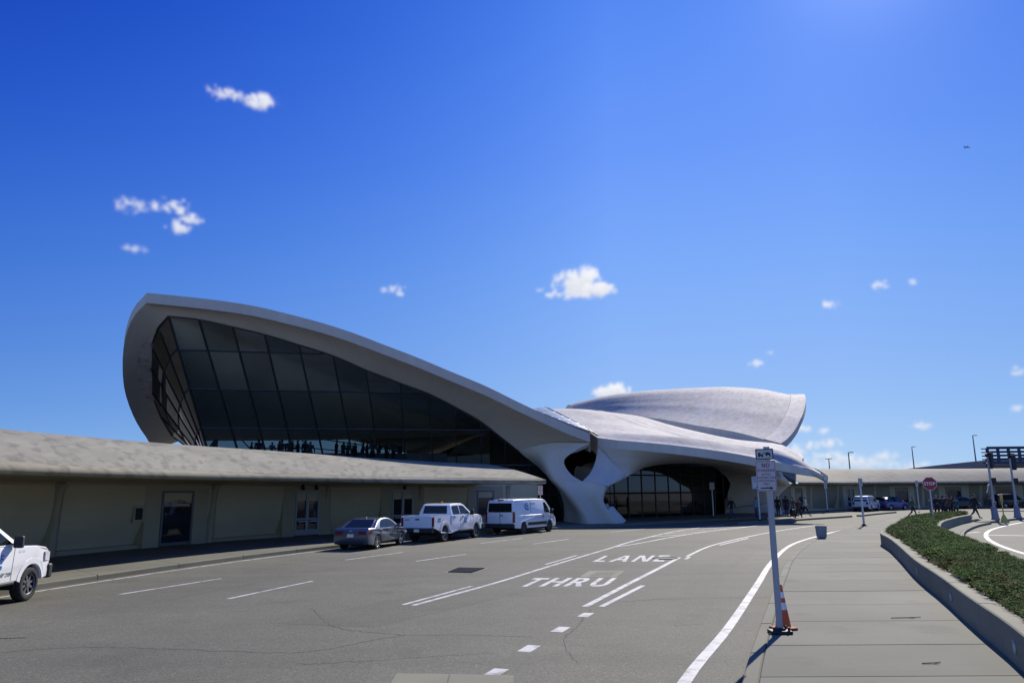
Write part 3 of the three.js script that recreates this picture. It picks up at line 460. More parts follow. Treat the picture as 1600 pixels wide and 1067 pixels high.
// newer and older asphalt patches
for (const [poly, k] of [[[[-4.6, -15.2], [-2.6, -14.7], [2.0, -22.4], [7.4, -34.5], [5.9, -35.2], [0.2, -23.6]], 0.9], [[[-13.0, -17], [-9.6, -13.4], [-7.6, -20.8], [-4.2, -30.5], [-6.3, -31.4], [-10.4, -22.6]], 0.94], [[[-1.7, -8], [0.9, -8], [1.3, -12.6], [-0.6, -13.1], [-2.1, -11.9]], 1.08], [[[2.9, -14.5], [3.5, -14.7], [6.3, -23.5], [12.4, -37.5], [11.5, -37.9], [5.4, -24.2]], 0.93]]) part('asphalt_patch', slab(poly, null, 0.0018), (() => { const m = M.asphalt.clone(); m.color.setScalar(k); return m; })(), road);
// cracks in the asphalt
{
  const crk = std(0.045, 0.045, 0.043, 0.95), r = rng(4);
  const crack = (list, w) => { const d = dense(list, list.length * 14).map(([x, z]) => [x + (r() - 0.5) * 0.05, z + (r() - 0.5) * 0.09]); part('crack', ribbon(d, w, 0.003), crk, road); };
  crack([[-9.6, -11.6], [-7.4, -13.0], [-5.4, -12.8], [-3.3, -12.5], [-1.9, -13.8], [0.3, -13.6]], 0.014);
  crack([[-1.9, -13.8], [-3.2, -14.6], [-4.4, -17.1]], 0.014);
  crack([[2.2, -17.6], [3.4, -18.0], [6.1, -18.2]], 0.016);
  crack([[1.6, -16.6], [1.15, -14.6], [0.8, -13.2], [0.9, -11.4]], 0.012);
  crack([[-0.3, -12.3], [-1.4, -12.0], [-3.1, -11.6]], 0.012);
  crack([[-9.0, -13.9], [-8.55, -13.95]], 0.05);
}
// pavement on the terminal side
{
  const walkL = struct('pavement', 'pavement along the foot of the terminal and its wings');
  const strip = (u0, u1, n, f0, f1) => { const a = [], b = []; for (let i = 0; i <= n; i++) { const u = lerp(u0, u1, i / n); a.push(uv2(u, f0(u))); b.push(uv2(u, f1(u))); } return [...a, ...b.reverse()]; };
  const fl = (u) => kerbV(Math.max(0, u)) - 0.24;
  for (let u = 66; u > -12; u -= 3) {
    const u1 = u - 2.985, inner = (q) => (q > 14 ? wingV(q) - 1.2 : 5.5);
    part('paving_slab', slab(strip(u, u1, 2, fl, inner), 0.0, 0.14), M.walkVariants[Math.floor(hash(u + 80, 3, 1) * 4)], walkL);
    part('kerb_stone', slab(strip(u, u1, 3, (q) => fl(q) + 0.24, (q) => fl(q) + 0.012), 0.0, 0.15, 0.02), M.kerb, walkL);
  }
  const fr = (u) => wingV(-u) + 1.9;
  for (let u = -12; u > -66; u -= 3.6) {
    const u1 = u - 3.58;
    part('paving_slab', slab(strip(u, u1, 2, (q) => fr(q) - 0.24, (q) => (q < -14 ? wingV(-q) - 1.2 : 5.5)), 0.0, 0.14), M.walkVariants[Math.floor(hash(u + 80, 4, 1) * 4)], walkL);
    part('kerb_stone', slab(strip(u, u1, 3, fr, (q) => fr(q) - 0.228), 0.0, 0.15, 0.02), M.kerb, walkL);
  }
  // islands in the drop-off lane
  const isl = struct('traffic_island', 'low kerbed islands beside the drop-off lane');
  part('island_slab', slab([[16.6, -57.3], [17.2, -57.15], [20.2, -59.4], [24.3, -63.6], [28.6, -67.6], [30.3, -69.3], [30.0, -69.6], [26.4, -67.4], [22.6, -63.6], [18.9, -59.9]], 0, 0.15, 0.02), M.kerb, isl);
  part('island_slab', slab([[31.6, -70.4], [35.5, -75.4], [39.7, -80.2], [39.3, -80.5], [35.0, -76.0], [31.3, -70.7]], 0, 0.15, 0.02), M.kerb, isl);
}
// right-hand pavement: big concrete flags, kerb, planter line
const plantL = table([[-56, 30.3], [-45.9, 22.9], [-38, 18.4], [-32.6, 15.3], [-29.6, 14.2], [-25.6, 12.58], [-19.9, 10.2], [-16.4, 8.86], [-13.3, 7.62], [-10, 6.33], [-4, 3.6], [2, 1.0]]);
{
  const walkR = struct('pavement', 'wide pavement of large concrete flags beside the planter');
  const edge = (f, z0, z1, n) => Array.from({ length: n + 1 }, (_, i) => { const z = lerp(z0, z1, i / n); return [f(z), z]; });
  const rows = [3, 1, -1, -3, -5, -7, -8.6, -9.98, -11.92, -14.0, -15.98, -18.0, -20.1, -22.2, -24.4, -26.6, -28.9, -31.2, -33.6, -36.1, -38.8, -41.6, -44.5, -47.5, -50.6, -53.8, -57, -60, -63, -66.5];
  for (let i = 0; i < rows.length - 1; i++) {
    const z0 = rows[i], z1 = rows[i + 1] + 0.016, L = (z) => rKerb(z) + 0.215, Rr = (z) => (z > -56 ? plantL(z) + 0.06 : 30.3 + (-56 - z) * 1.1), tilt = 0.06;
    const l = edge(L, z0, z1, 3), r = edge(Rr, z0 + tilt, z1 + tilt, 3).reverse();
    part('paving_slab', slab([...l, ...r], 0, 0.14 + 0.004 * hash(i, 2, 3), 0.008), M.walkVariants[(i * 7) % 4], walkR);
  }
  for (let z = 3; z > -66; z -= 2.4) part('kerb_stone', slab([...edge(rKerb, z, z - 2.385, 3), ...edge((q) => rKerb(q) + 0.205, z, z - 2.385, 3).reverse()], 0, 0.145, 0.02), M.kerb, walkR);
  // around the far end of the planter and along the right-hand lane
  part('paving_slab', slab([[30.4, -56.2], [33.9, -61.4], [36, -66.4], [44, -70], [62, -74], [60, -70], [48, -64.5], [41, -61.6], [37.6, -58.6], [34.2, -55.1], [32.0, -53.8], [34.8, -57.6]], 0, 0.138), M.walkVariants[2], walkR);
  const wallR = table([[-53.7, 31.8], [-47.1, 26.75], [-38.9, 21.45], [-34.6, 19.2], [-29.4, 16.9], [-23.6, 14.6], [-19.9, 13.1], [-13, 10.4], [0, 6]]), laneK = table([[-54.9, 34.3], [-50.3, 30.3], [-45.6, 26.8], [-41, 23.75], [-36, 20.9], [-30.5, 18.3], [-24.5, 16.0], [-13, 12.0], [0, 7.6]]);
  for (let z = -2; z > -53; z -= 3) { part('paving_slab', slab([...edge((q) => wallR(q) - 0.05, z, z - 2.985, 3), ...edge((q) => laneK(q) - 0.22, z, z - 2.985, 3).reverse()], 0, 0.14), M.walkVariants[Math.floor(-z) % 4], walkR); part('kerb_stone', slab([...edge((q) => laneK(q) - 0.21, z, z - 2.985, 3), ...edge(laneK, z, z - 2.985, 3).reverse()], 0, 0.15, 0.02), M.kerb, walkR); }
  mark('edge_line', ribbon(dense([[44, -61.8], [40, -58.9], [36.4, -55.5], [32.0, -50.6], [28.1, -45.8], [24.8, -40.9], [22.0, -35.9], [19.6, -30.6], [17.6, -25]], 70), 0.2, 0.0045));
  mark('stop_line', ribbon([[24.9, -40.9], [28.2, -38.9]], 0.3, 0.0048)); mark('edge_line', ribbon([[26.3, -43.9], [24.0, -42.2]], 0.15, 0.0048));
  const verge = struct('grass_verge', 'strip of grass beyond the crossing'); verge.userData = { kind: 'structure' };
  part('verge_soil', slab([[41.5, -62.6], [50, -66.2], [66, -71], [66, -66], [52, -62], [44.6, -59.4]], 0, 0.17), std(0.05, 0.07, 0.025, 0.95), verge);
}

// ---------------------------------------------------------------- the low curved wings on both sides of the terminal
function wing(su, name, label, openings, u0, u1) {
  const W = thing(name, label, 'building');
  const nrm = (u) => { const d = 2 * 0.0168 * Math.max(0, u - 30), L = Math.hypot(d, 1); return [-d / L, 1 / L]; };
  const at = (u, off, h) => { const n = nrm(u); return LP((u + n[0] * off) * su, wingV(u) + n[1] * off, h); };
  const us = []; for (let u = u0; u <= u1 + 0.01; u += u < u0 + 6 ? 0.5 : 1) us.push(u);
  const OV = su > 0 ? 6.0 : 1.5, eh = (u) => (su > 0 ? 2.96 + 0.07 * smooth(u, 26, 46) : 3.0), back = (u) => lerp(-1.6, -5, smooth(u, u0 + 2, u0 + 14)), rh = (u) => (su > 0 ? lerp(4.4, 4.78, smooth(u, 22, 42)) : 4.95);
  const sh = (u, o) => u + 0.18 * (OV - o) * (1 - smooth(u, u0, u0 + 6)) * 1;      // the end is cut slightly askew
  const roofP = (u, k) => { const o = lerp(OV - 0.3, back(u), k), f = (OV - 0.3 - o) / (su > 0 ? 5.2 : 4.4); return at(sh(u, o), o, f < 1 ? lerp(eh(u) + 0.34, rh(u), Math.sin(f * Math.PI / 2 * 0.86) / Math.sin(Math.PI / 2 * 0.86)) : rh(u) + 0.12 * Math.min(1, (f - 1) * 2)); };
  const ks = Array.from({ length: 25 }, (_, i) => i / 24);
  const rg = us.map((u) => ks.map((k) => roofP(u, k)));
  const under = (u, k) => { const p = roofP(u, k); p.y = Math.max(eh(u), p.y - 0.45); return p; };
  part('roof', merge([sheet(rg), sheet([ks.map((k) => roofP(u0, k)), ks.map((k) => under(u0, k))]), sheet(us.map((u) => [roofP(u, 1), under(u, 1)])), sheet([ks.map((k) => roofP(u1, k)), ks.map((k) => { const p = roofP(u1, k); p.y = eh(u1); return p; })])]), M.wingRoof, W);
  const lip = [[-0.3, 0.34], [-0.27, 0.28], [-0.18, 0.285], [-0.07, 0.27], [0, 0.19], [0.01, 0.09], [-0.04, 0.02], [-0.16, 0], [-0.45, -0.01]];
  part('eaves_lip', sheet(us.map((u) => lip.map(([o, h]) => at(u, OV + o, eh(u) + h)))), M.wingLip, W);
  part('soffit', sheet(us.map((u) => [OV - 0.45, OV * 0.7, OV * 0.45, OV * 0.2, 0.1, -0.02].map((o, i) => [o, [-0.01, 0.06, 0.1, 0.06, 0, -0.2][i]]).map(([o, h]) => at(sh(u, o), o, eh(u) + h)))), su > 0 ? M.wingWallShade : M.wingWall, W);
  const prof = [[0, 3.02], [0, 2.5], [-0.02, 2.1], [-0.07, 1.6], [-0.2, 1.05], [-0.4, 0.6], [-0.5, 0.34], [-0.52, 0.02]];
  const wu = us.filter((u) => u >= u0 + 0); wu.unshift(u0 - 5, u0 - 3.8, u0 - 2.4, u0 - 1.2);
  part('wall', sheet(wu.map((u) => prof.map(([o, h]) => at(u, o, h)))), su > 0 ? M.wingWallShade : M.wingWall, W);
  part('wall_base', sheet(wu.map((u) => [[-0.5, 0.33], [-0.2, 0.31], [-0.16, 0.28], [-0.16, 0.02]].map(([o, h]) => at(u, o, h)))), M.wingPier, W);
  const block = (ua, ub, o0, o1, h0, h1) => { const p = [at(ua, o0, 0), at(ub, o0, 0), at(ub, o1, 0), at(ua, o1, 0)].map((q) => [q.x, q.z]); return slab(p, h0, h1); };
  for (const op of openings) {
    const [kind, c, w, h] = op, ua = c - w / 2, ub = c + w / 2;
    if (kind === 'pier') { part('pier', sheet([-w / 2, -w / 3, 0, w / 3, w / 2].map((d, i) => [[0.3, 2.92], [0.12, 2.6], [0.05, 1.8], [0.02, 0.9], [0, 0.1]].map(([o, hh]) => at(c + d, i === 0 || i === 4 ? -0.5 : o - (i === 2 ? 0 : 0.06), hh)))), M.wingPier, W); continue; }
    if (kind === 'vent') { const g = sub('wall_vent', W); part('vent_frame', merge([block(ua - 0.1, ub + 0.1, 0.015, -0.1, 1.28, 2.02)]), M.wingPier, g); part('vent_grille', block(ua, ub, 0.03, -0.05, 1.4, 1.9), M.black, g); continue; }
    // a flat bay in which the door or window stands
    part('door_bay', merge([block(ua - 0.85, ua - 0.02, 0.02, -0.5, 0.1, 2.9), block(ub + 0.02, ub + 0.85, 0.02, -0.5, 0.1, 2.9), block(ua - 0.02, ub + 0.02, 0.02, -0.5, h + 0.16, 2.9)]), M.wingPier, W);
    const d = sub(kind === 'window' ? 'window' : 'door', W), lo = kind === 'window' ? 0.85 : 0.2;
    const fr = [block(ua, ua + 0.1, 0.045, -0.12, lo, h + 0.12), block(ub - 0.1, ub, 0.045, -0.12, lo, h + 0.12), block(ua + 0.1, ub - 0.1, 0.045, -0.12, h, h + 0.12), block(ua + 0.1, ub - 0.1, 0.045, -0.12, lo, lo + (kind === 'double' ? 0.3 : 0.1))];
    if (kind === 'window') part('wall_panel', block(ua - 0.02, ub + 0.02, 0.02, -0.5, 0.1, 0.85), M.wingPier, d);
    if (kind === 'double') { fr.push(block(c - 0.09, c + 0.09, 0.045, -0.12, lo + 0.3, h)); for (const [a, b] of [[ua + 0.1, c - 0.09], [c + 0.09, ub - 0.1]]) { fr.push(block(a, b, 0.04, -0.1, 1.02, 1.12)); part('glass_pane', block(a, b, -0.02, -0.04, 1.12, h), M.doorGlass, d); part('glass_pane', block(a, b, -0.02, -0.04, lo + 0.3, 1.02), M.doorGlass, d); part('push_bar', block(a + 0.05, b - 0.05, 0.1, 0.06, 0.92, 0.97), M.alu, d); } } else part('glass_pane', block(ua + 0.1, ub - 0.1, -0.02, -0.04, lo + 0.1, h), M.doorGlass, d);
    part('door_frame', merge(fr), kind === 'double' ? M.doorAlu : M.doorFrame, d);
    part('back_panel', block(ua, ub, -0.3, -0.36, lo, h), M.black, d);
    if (op[4]) for (const x of op[4]) { const l = sub('spotlight', W); part('lamp_body', (() => { const p = at(c + x, 0.2, h + 0.34), g = new THREE.CylinderGeometry(0.07, 0.11, 0.24, 12); g.rotateX(0.5); g.translate(p.x, p.y, p.z); return g; })(), M.black, l); part('lamp_bracket', block(c + x - 0.02, c + x + 0.02, 0.2, 0, h + 0.4, h + 0.44), M.black, l); }
  }
  return W;
}
M.wingLip = std(1.02, 1.0, 0.95, 0.9, 0, { map: M.wingRoof.map });
M.doorGlass = new THREE.MeshPhysicalMaterial({ color: new THREE.Color().setRGB(0.02, 0.024, 0.028), roughness: 0.04, ior: 1.5, side: THREE.DoubleSide });
M.doorAlu = std(0.36, 0.37, 0.38, 0.5, 0.2); M.doorFrame = std(0.16, 0.165, 0.165, 0.5, 0.3);
wing(1, 'concourse_wing', 'low curved concrete wing in front of the big glass gallery, beside the parked pickup', [['pier', 42.7, 0.5], ['pier', 35.2, 0.5], ['pier', 28.2, 0.5], ['pier', 20.6, 0.5], ['pier', 50.4, 0.5], ['vent', 46.75, 0.34], ['single', 44.75, 1.75, 2.55], ['double', 36.6, 1.65, 2.5, [-0.45, 0.5]], ['double', 29.6, 1.6, 2.5, [0]], ['window', 22.7, 1.55, 2.5]], 22.6, 66);
wing(-1, 'concourse_wing', 'long low concrete wing behind the minivan and the stop sign', [['pier', 24.6, 0.5], ['pier', 31, 0.5], ['pier', 38.4, 0.5], ['pier', 45.6, 0.5], ['pier', 52.5, 0.5], ['single', 21.8, 1.6, 2.5], ['double', 33.8, 1.6, 2.5], ['single', 42.6, 1.9, 2.5], ['single', 49.4, 1.9, 2.5], ['single', 55, 1.8, 2.5]], 19, 66);

// ---------------------------------------------------------------- vehicles (x forward, y up, z to the right-hand side)
// spec: body outline below the belt, cabin outline above it, half width hw(x, y)
function arc(cx, cy, r, a0, a1, n = 12) { return Array.from({ length: n + 1 }, (_, i) => { const a = lerp(a0, a1, i / n); return [cx + r * Math.cos(a), cy + r * Math.sin(a)]; }); }
function solid(outline, z0, z1, hw, bevel = 0.04, steps = 1) { // an outline (x, y) pushed out to both sides, its width then following hw(x, y)
  const s = new THREE.Shape(outline.map(([x, y]) => new THREE.Vector2(x, y)));
  const g = new THREE.ExtrudeGeometry(s, { depth: 2 - 2 * bevel, steps, bevelEnabled: true, bevelThickness: bevel, bevelSize: bevel * 0.8, bevelOffset: -bevel * 0.8, bevelSegments: 3, curveSegments: 4 });
  g.translate(0, 0, -1 + bevel);
  const p = g.attributes.position;
  for (let i = 0; i < p.count; i++) { const k = p.getZ(i), w = hw(p.getX(i), p.getY(i)); p.setZ(i, z0 === null ? Math.sign(k) * (w - (1 - Math.abs(k)) * 1) * (Math.abs(k) < 0.5 ? 0 : 1) : lerp(z0, z1, (k + 1) / 2)); }
  const m = mergeVertices(g, 1e-4); m.deleteAttribute('normal'); m.deleteAttribute('uv');
  const c = toCreasedNormals(m, 0.4); c.setAttribute('uv', new THREE.Float32BufferAttribute(new Float32Array(c.attributes.position.count * 2), 2)); return c;
}
function pane(outline, hw, side, off = 0.012, thick = 0.012) { // a flat piece let into the side of the body
  const s = new THREE.Shape(outline.map(([x, y]) => new THREE.Vector2(x, y))), g = new THREE.ExtrudeGeometry(s, { depth: 1, bevelEnabled: false, curveSegments: 6 }), p = g.attributes.position;
  for (let i = 0; i < p.count; i++) { const w = hw(p.getX(i), p.getY(i)) + off - (p.getZ(i) < 0.5 ? thick : 0); p.setZ(i, side * w); }
  g.computeVertexNormals(); return g;
}
function across(a, b, wa, wb, off, thick = 0.02) {     // a pane across the car from point a (low) to b (high), (x, y) each, half widths wa, wb
  const d = V3(b[0] - a[0], b[1] - a[1], 0).normalize(), n = V3(-d.y, d.x, 0); if (off < 0) n.negate(); const o = Math.abs(off), out = [];
  for (const k of [o, o - thick]) for (const [q, w] of [[a, wa], [b, wb]]) for (const s of [-1, 1]) out.push(V3(q[0] + n.x * k, q[1] + n.y * k, s * w));
  const f = (i, j, k2, l) => sheet([[out[i], out[j]], [out[k2], out[l]]]);
  return merge([f(0, 1, 2, 3), f(4, 5, 6, 7), f(0, 1, 4, 5), f(2, 3, 6, 7), f(0, 2, 4, 6), f(1, 3, 5, 7)]);
}
function wheel(parent, x, z, r, w, spokes, rimMat) {
  const g = sub('wheel', parent), side = Math.sign(z);
  const prof = [[r * 0.64, -w / 2], [r * 0.86, -w / 2], [r * 0.96, -w * 0.42], [r, -w * 0.3], [r, w * 0.3], [r * 0.96, w * 0.42], [r * 0.86, w / 2], [r * 0.64, w / 2], [r * 0.62, w * 0.3], [r * 0.62, -w * 0.3], [r * 0.64, -w / 2]];
  const t = new THREE.LatheGeometry(prof.map(([a, b]) => new THREE.Vector2(a, b)), 32); t.rotateX(Math.PI / 2); t.translate(x, r, z); part('tyre', t, M.rubber, g);
  const list = [], f = z + side * w * 0.3, ring = new THREE.TorusGeometry(r * 0.61, r * 0.045, 8, 28); ring.translate(x, r, f + side * 0.02); list.push(ring);
  const hub = new THREE.CylinderGeometry(r * 0.17, r * 0.2, 0.06, 16); hub.rotateX(Math.PI / 2); hub.translate(x, r, f); list.push(hub);
  for (let i = 0; i < spokes; i++) { const a = i / spokes * 2 * Math.PI + 0.3, b = box(r * 0.5, r * (spokes > 6 ? 0.14 : 0.17), 0.035, r * 0.36, 0, 0); b.rotateZ(a); b.translate(x, r, f - side * 0.005); list.push(b); }
  part('rim', merge(list), rimMat, g);
  const d = new THREE.CylinderGeometry(r * 0.58, r * 0.58, 0.02, 24); d.rotateX(Math.PI / 2); d.translate(x, r, z + side * w * 0.08); part('brake_disc', d, M.brake, g);
}
M.brake = std(0.03, 0.03, 0.032, 0.7, 0.4); M.rimSilver = std(0.6, 0.61, 0.63, 0.3, 0.8); M.rimSteel = std(0.17, 0.175, 0.19, 0.45, 0.6); M.rimDark = std(0.08, 0.08, 0.085, 0.4, 0.6);
M.trim = std(0.02, 0.02, 0.021, 0.6); M.chrome = std(0.7, 0.71, 0.72, 0.15, 1);
M.tail = std(0.2, 0.01, 0.012, 0.25); M.amber = std(0.7, 0.25, 0.03, 0.3); M.lamp = std(0.75, 0.76, 0.76, 0.1, 0.3); M.plate = std(0.75, 0.72, 0.55, 0.5); M.blue = std(0.02, 0.13, 0.42, 0.5); M.grey = std(0.2, 0.21, 0.22, 0.6);
const heading = (hx, hz) => Math.atan2(-hz, hx);
function textPlate(str, size, depth, f = fontB) { const g = new THREE.ExtrudeGeometry(f.generateShapes(str, size), { depth, bevelEnabled: false, curveSegments: 3 }); g.computeBoundingBox(); const b = g.boundingBox; g.translate(-(b.min.x + b.max.x) / 2, -(b.min.y + b.max.y) / 2, 0); return g; }

// body of a car: lower outline with wheel openings, cabin, glass; everything keyed to the wheelbase
function lower(top, sill, xr, xf, r, ya = r) { // top: outline from the rear bumper over the belt to the front bumper; closed along the sill with two arches
  const a = (x) => arc(x, ya, r, 0, Math.PI).filter(([, y]) => y > sill); return [...top, ...a(xf), ...a(xr)];
}
function car(name, label, category, sp, pos, turn, group) {
  const c = thing(name, label, category, pos, turn, group), { W, paint } = sp, belt = sp.belt;
  const plan = (x) => 1 - 0.1 * Math.pow(smooth(x, sp.xf + sp.r * 0.6, sp.front), 1.6) - 0.07 * Math.pow(smooth(-x, -sp.xr + sp.r * 0.6, -sp.rear), 1.6);
  const hw = (x, y) => W / 2 * plan(x) - (y > belt ? (y - belt) * sp.tumble : 0) ;
  const hb = (x, y) => Math.max(0.05, hw(x, y));
  const mk = (o, bev) => solid(o, null, null, hb, bev);
  const bodyGeo = merge([mk(lower(sp.top, sp.sill, sp.xr, sp.xf, sp.r * 1.13, sp.r), 0.05), ...(sp.cabin ? [mk(sp.cabin, 0.06)] : [])]);
  part('body', bodyGeo, paint, c);
  const inner = []; for (const x of [sp.xr, sp.xf]) inner.push(box(sp.r * 2.25, sp.r * 1.3, W * 0.86, x, sp.r * 1.42, 0)); part('wheel_wells', merge([...inner, box(sp.front - sp.rear - 0.7, 0.2, W * 0.8, (sp.front + sp.rear) / 2, sp.sill + 0.12, 0)]), M.black, c);
  for (const s of [-1, 1]) {
    for (const o of sp.windows ?? []) part('side_window', pane(o, hb, s), M.carGlass, c);
    for (const x of sp.handles ?? []) part('door_handle', pane([[x, belt - 0.14], [x + 0.2, belt - 0.14], [x + 0.2, belt - 0.1], [x, belt - 0.1]], hb, s, 0.035, 0.03), sp.handleMat ?? paint, c);
    if (sp.seams) part('door_seams', merge(sp.seams.map(([x0, y0, x1, y1]) => pane([[x0 - 0.006, y0], [x0 + 0.006, y0], [x1 + 0.006, y1], [x1 - 0.006, y1]], hb, s, 0.004, 0.01))), M.black, c);
    const [mx, my] = sp.mirror, m = sub('wing_mirror', c); part('mirror_shell', rbox(0.12, sp.mirrorH ?? 0.16, 0.22, 0.04, mx, my, s * (hb(mx, my) + 0.16)), sp.mirrorMat ?? paint, m); part('mirror_arm', rod(V3(mx, my - 0.05, s * (hb(mx, my) - 0.02)), V3(mx, my - 0.05, s * (hb(mx, my) + 0.12)), 0.02), M.trim, m);
    for (const [x, z] of [[sp.xr, s * (W / 2 - sp.tw / 2 - 0.02)], [sp.xf, s * (W / 2 - sp.tw / 2 - 0.02)]]) wheel(c, x, z, sp.r, sp.tw, sp.spokes, sp.rim);
    part('tail_light', sp.tail(s, hb), M.tail, c); part('headlight', sp.head(s, hb), M.lamp, c);
  }
  for (const [n, a, b, wa, wb, off] of sp.glass ?? []) part(n, across(a, b, wa, wb, off), M.carGlass, c);
  if (sp.bumper) [].concat(sp.bumper(hb)).forEach((g, i) => part(['rear_bumper', 'front_bumper', 'grille'][i], g, M.trim, c));
  if (sp.plate) part('number_plate', box(0.02, 0.15, 0.31, ...sp.plate), M.plate, c);
  sp.extra?.(c, hb);
  return c;
}
const white = carPaint(0.72, 0.73, 0.74), greyBlue = carPaint(0.11, 0.13, 0.165, 0.5), blue = carPaint(0.012, 0.04, 0.22, 0.1), dark = carPaint(0.012, 0.012, 0.018, 0.2), silver = carPaint(0.4, 0.41, 0.43, 0.5);
// saloon
const saloon = { W: 1.8, belt: 0.94, tumble: 0.52, paint: greyBlue, sill: 0.2, xr: -1.32, xf: 1.32, r: 0.325, tw: 0.22, rear: -2.27, front: 2.18, spokes: 5, rim: M.rimSilver,
  top: [[-1.68, 0.2], [-2.16, 0.26], [-2.25, 0.46], [-2.27, 0.68], [-2.24, 0.9], [-2.18, 0.99], [-1.95, 1.01], [-1.6, 0.99], [-1.2, 0.965], [-0.5, 0.95], [0.4, 0.945], [1.0, 0.935], [1.5, 0.87], [1.9, 0.76], [2.1, 0.64], [2.18, 0.5], [2.16, 0.3], [2.05, 0.2], [1.7, 0.2]],
  cabin: [[-1.72, 0.93], [-1.25, 1.2], [-0.95, 1.33], [-0.6, 1.41], [-0.15, 1.43], [0.2, 1.4], [0.5, 1.3], [1.12, 0.92]],
  windows: [[[-0.35, 0.98], [-1.12, 0.99], [-1.02, 1.12], [-0.86, 1.25], [-0.62, 1.335], [-0.35, 1.36]], [[0.78, 0.98], [-0.3, 0.98], [-0.3, 1.365], [-0.1, 1.36], [0.18, 1.33], [0.42, 1.24]]],
  handles: [-1.02, -0.02], seams: [[-0.32, 0.28, -0.32, 0.95], [0.78, 0.3, 0.82, 0.94], [-1.0, 0.6, -1.14, 0.95]], mirror: [0.62, 1.02], mirrorH: 0.14,
  tail: (s, hb) => merge([pane([[-2.2, 0.7], [-1.93, 0.74], [-1.9, 0.87], [-2.18, 0.87]], hb, s, 0.012, 0.03), rbox(0.04, 0.15, 0.36, 0.015, -2.265, 0.79, s * 0.56)]),
  head: (s, hb) => pane([[1.72, 0.62], [2.05, 0.58], [2.06, 0.66], [1.78, 0.74]], hb, s, 0.012, 0.03),
  glass: [['rear_window', [-1.64, 0.985], [-0.98, 1.335], 0.66, 0.56, 0.012], ['windscreen', [1.06, 0.965], [0.5, 1.315], 0.7, 0.58, -0.012]], plate: [-2.29, 0.66, 0],
  bumper: (hb) => rbox(0.07, 0.12, 1.3, 0.03, -2.235, 0.32, 0),
  extra: (c) => { part('badge_ring', (() => { const l = []; for (let i = 0; i < 4; i++) { const t = new THREE.TorusGeometry(0.035, 0.006, 6, 16); t.rotateY(Math.PI / 2); t.translate(-2.262, 0.87, -0.075 + i * 0.05); l.push(t); } return merge(l); })(), M.chrome, c); part('roof_aerial', rbox(0.14, 0.06, 0.04, 0.015, -0.75, 1.425, 0), greyBlue, c); } };
const sedan = car('saloon_car', 'blue grey saloon car parked at the kerb behind the white pickup', 'car', saloon, [-6.6, 0, -36.4], heading(0.26, -0.965)); sedan.scale.y = 0.95;
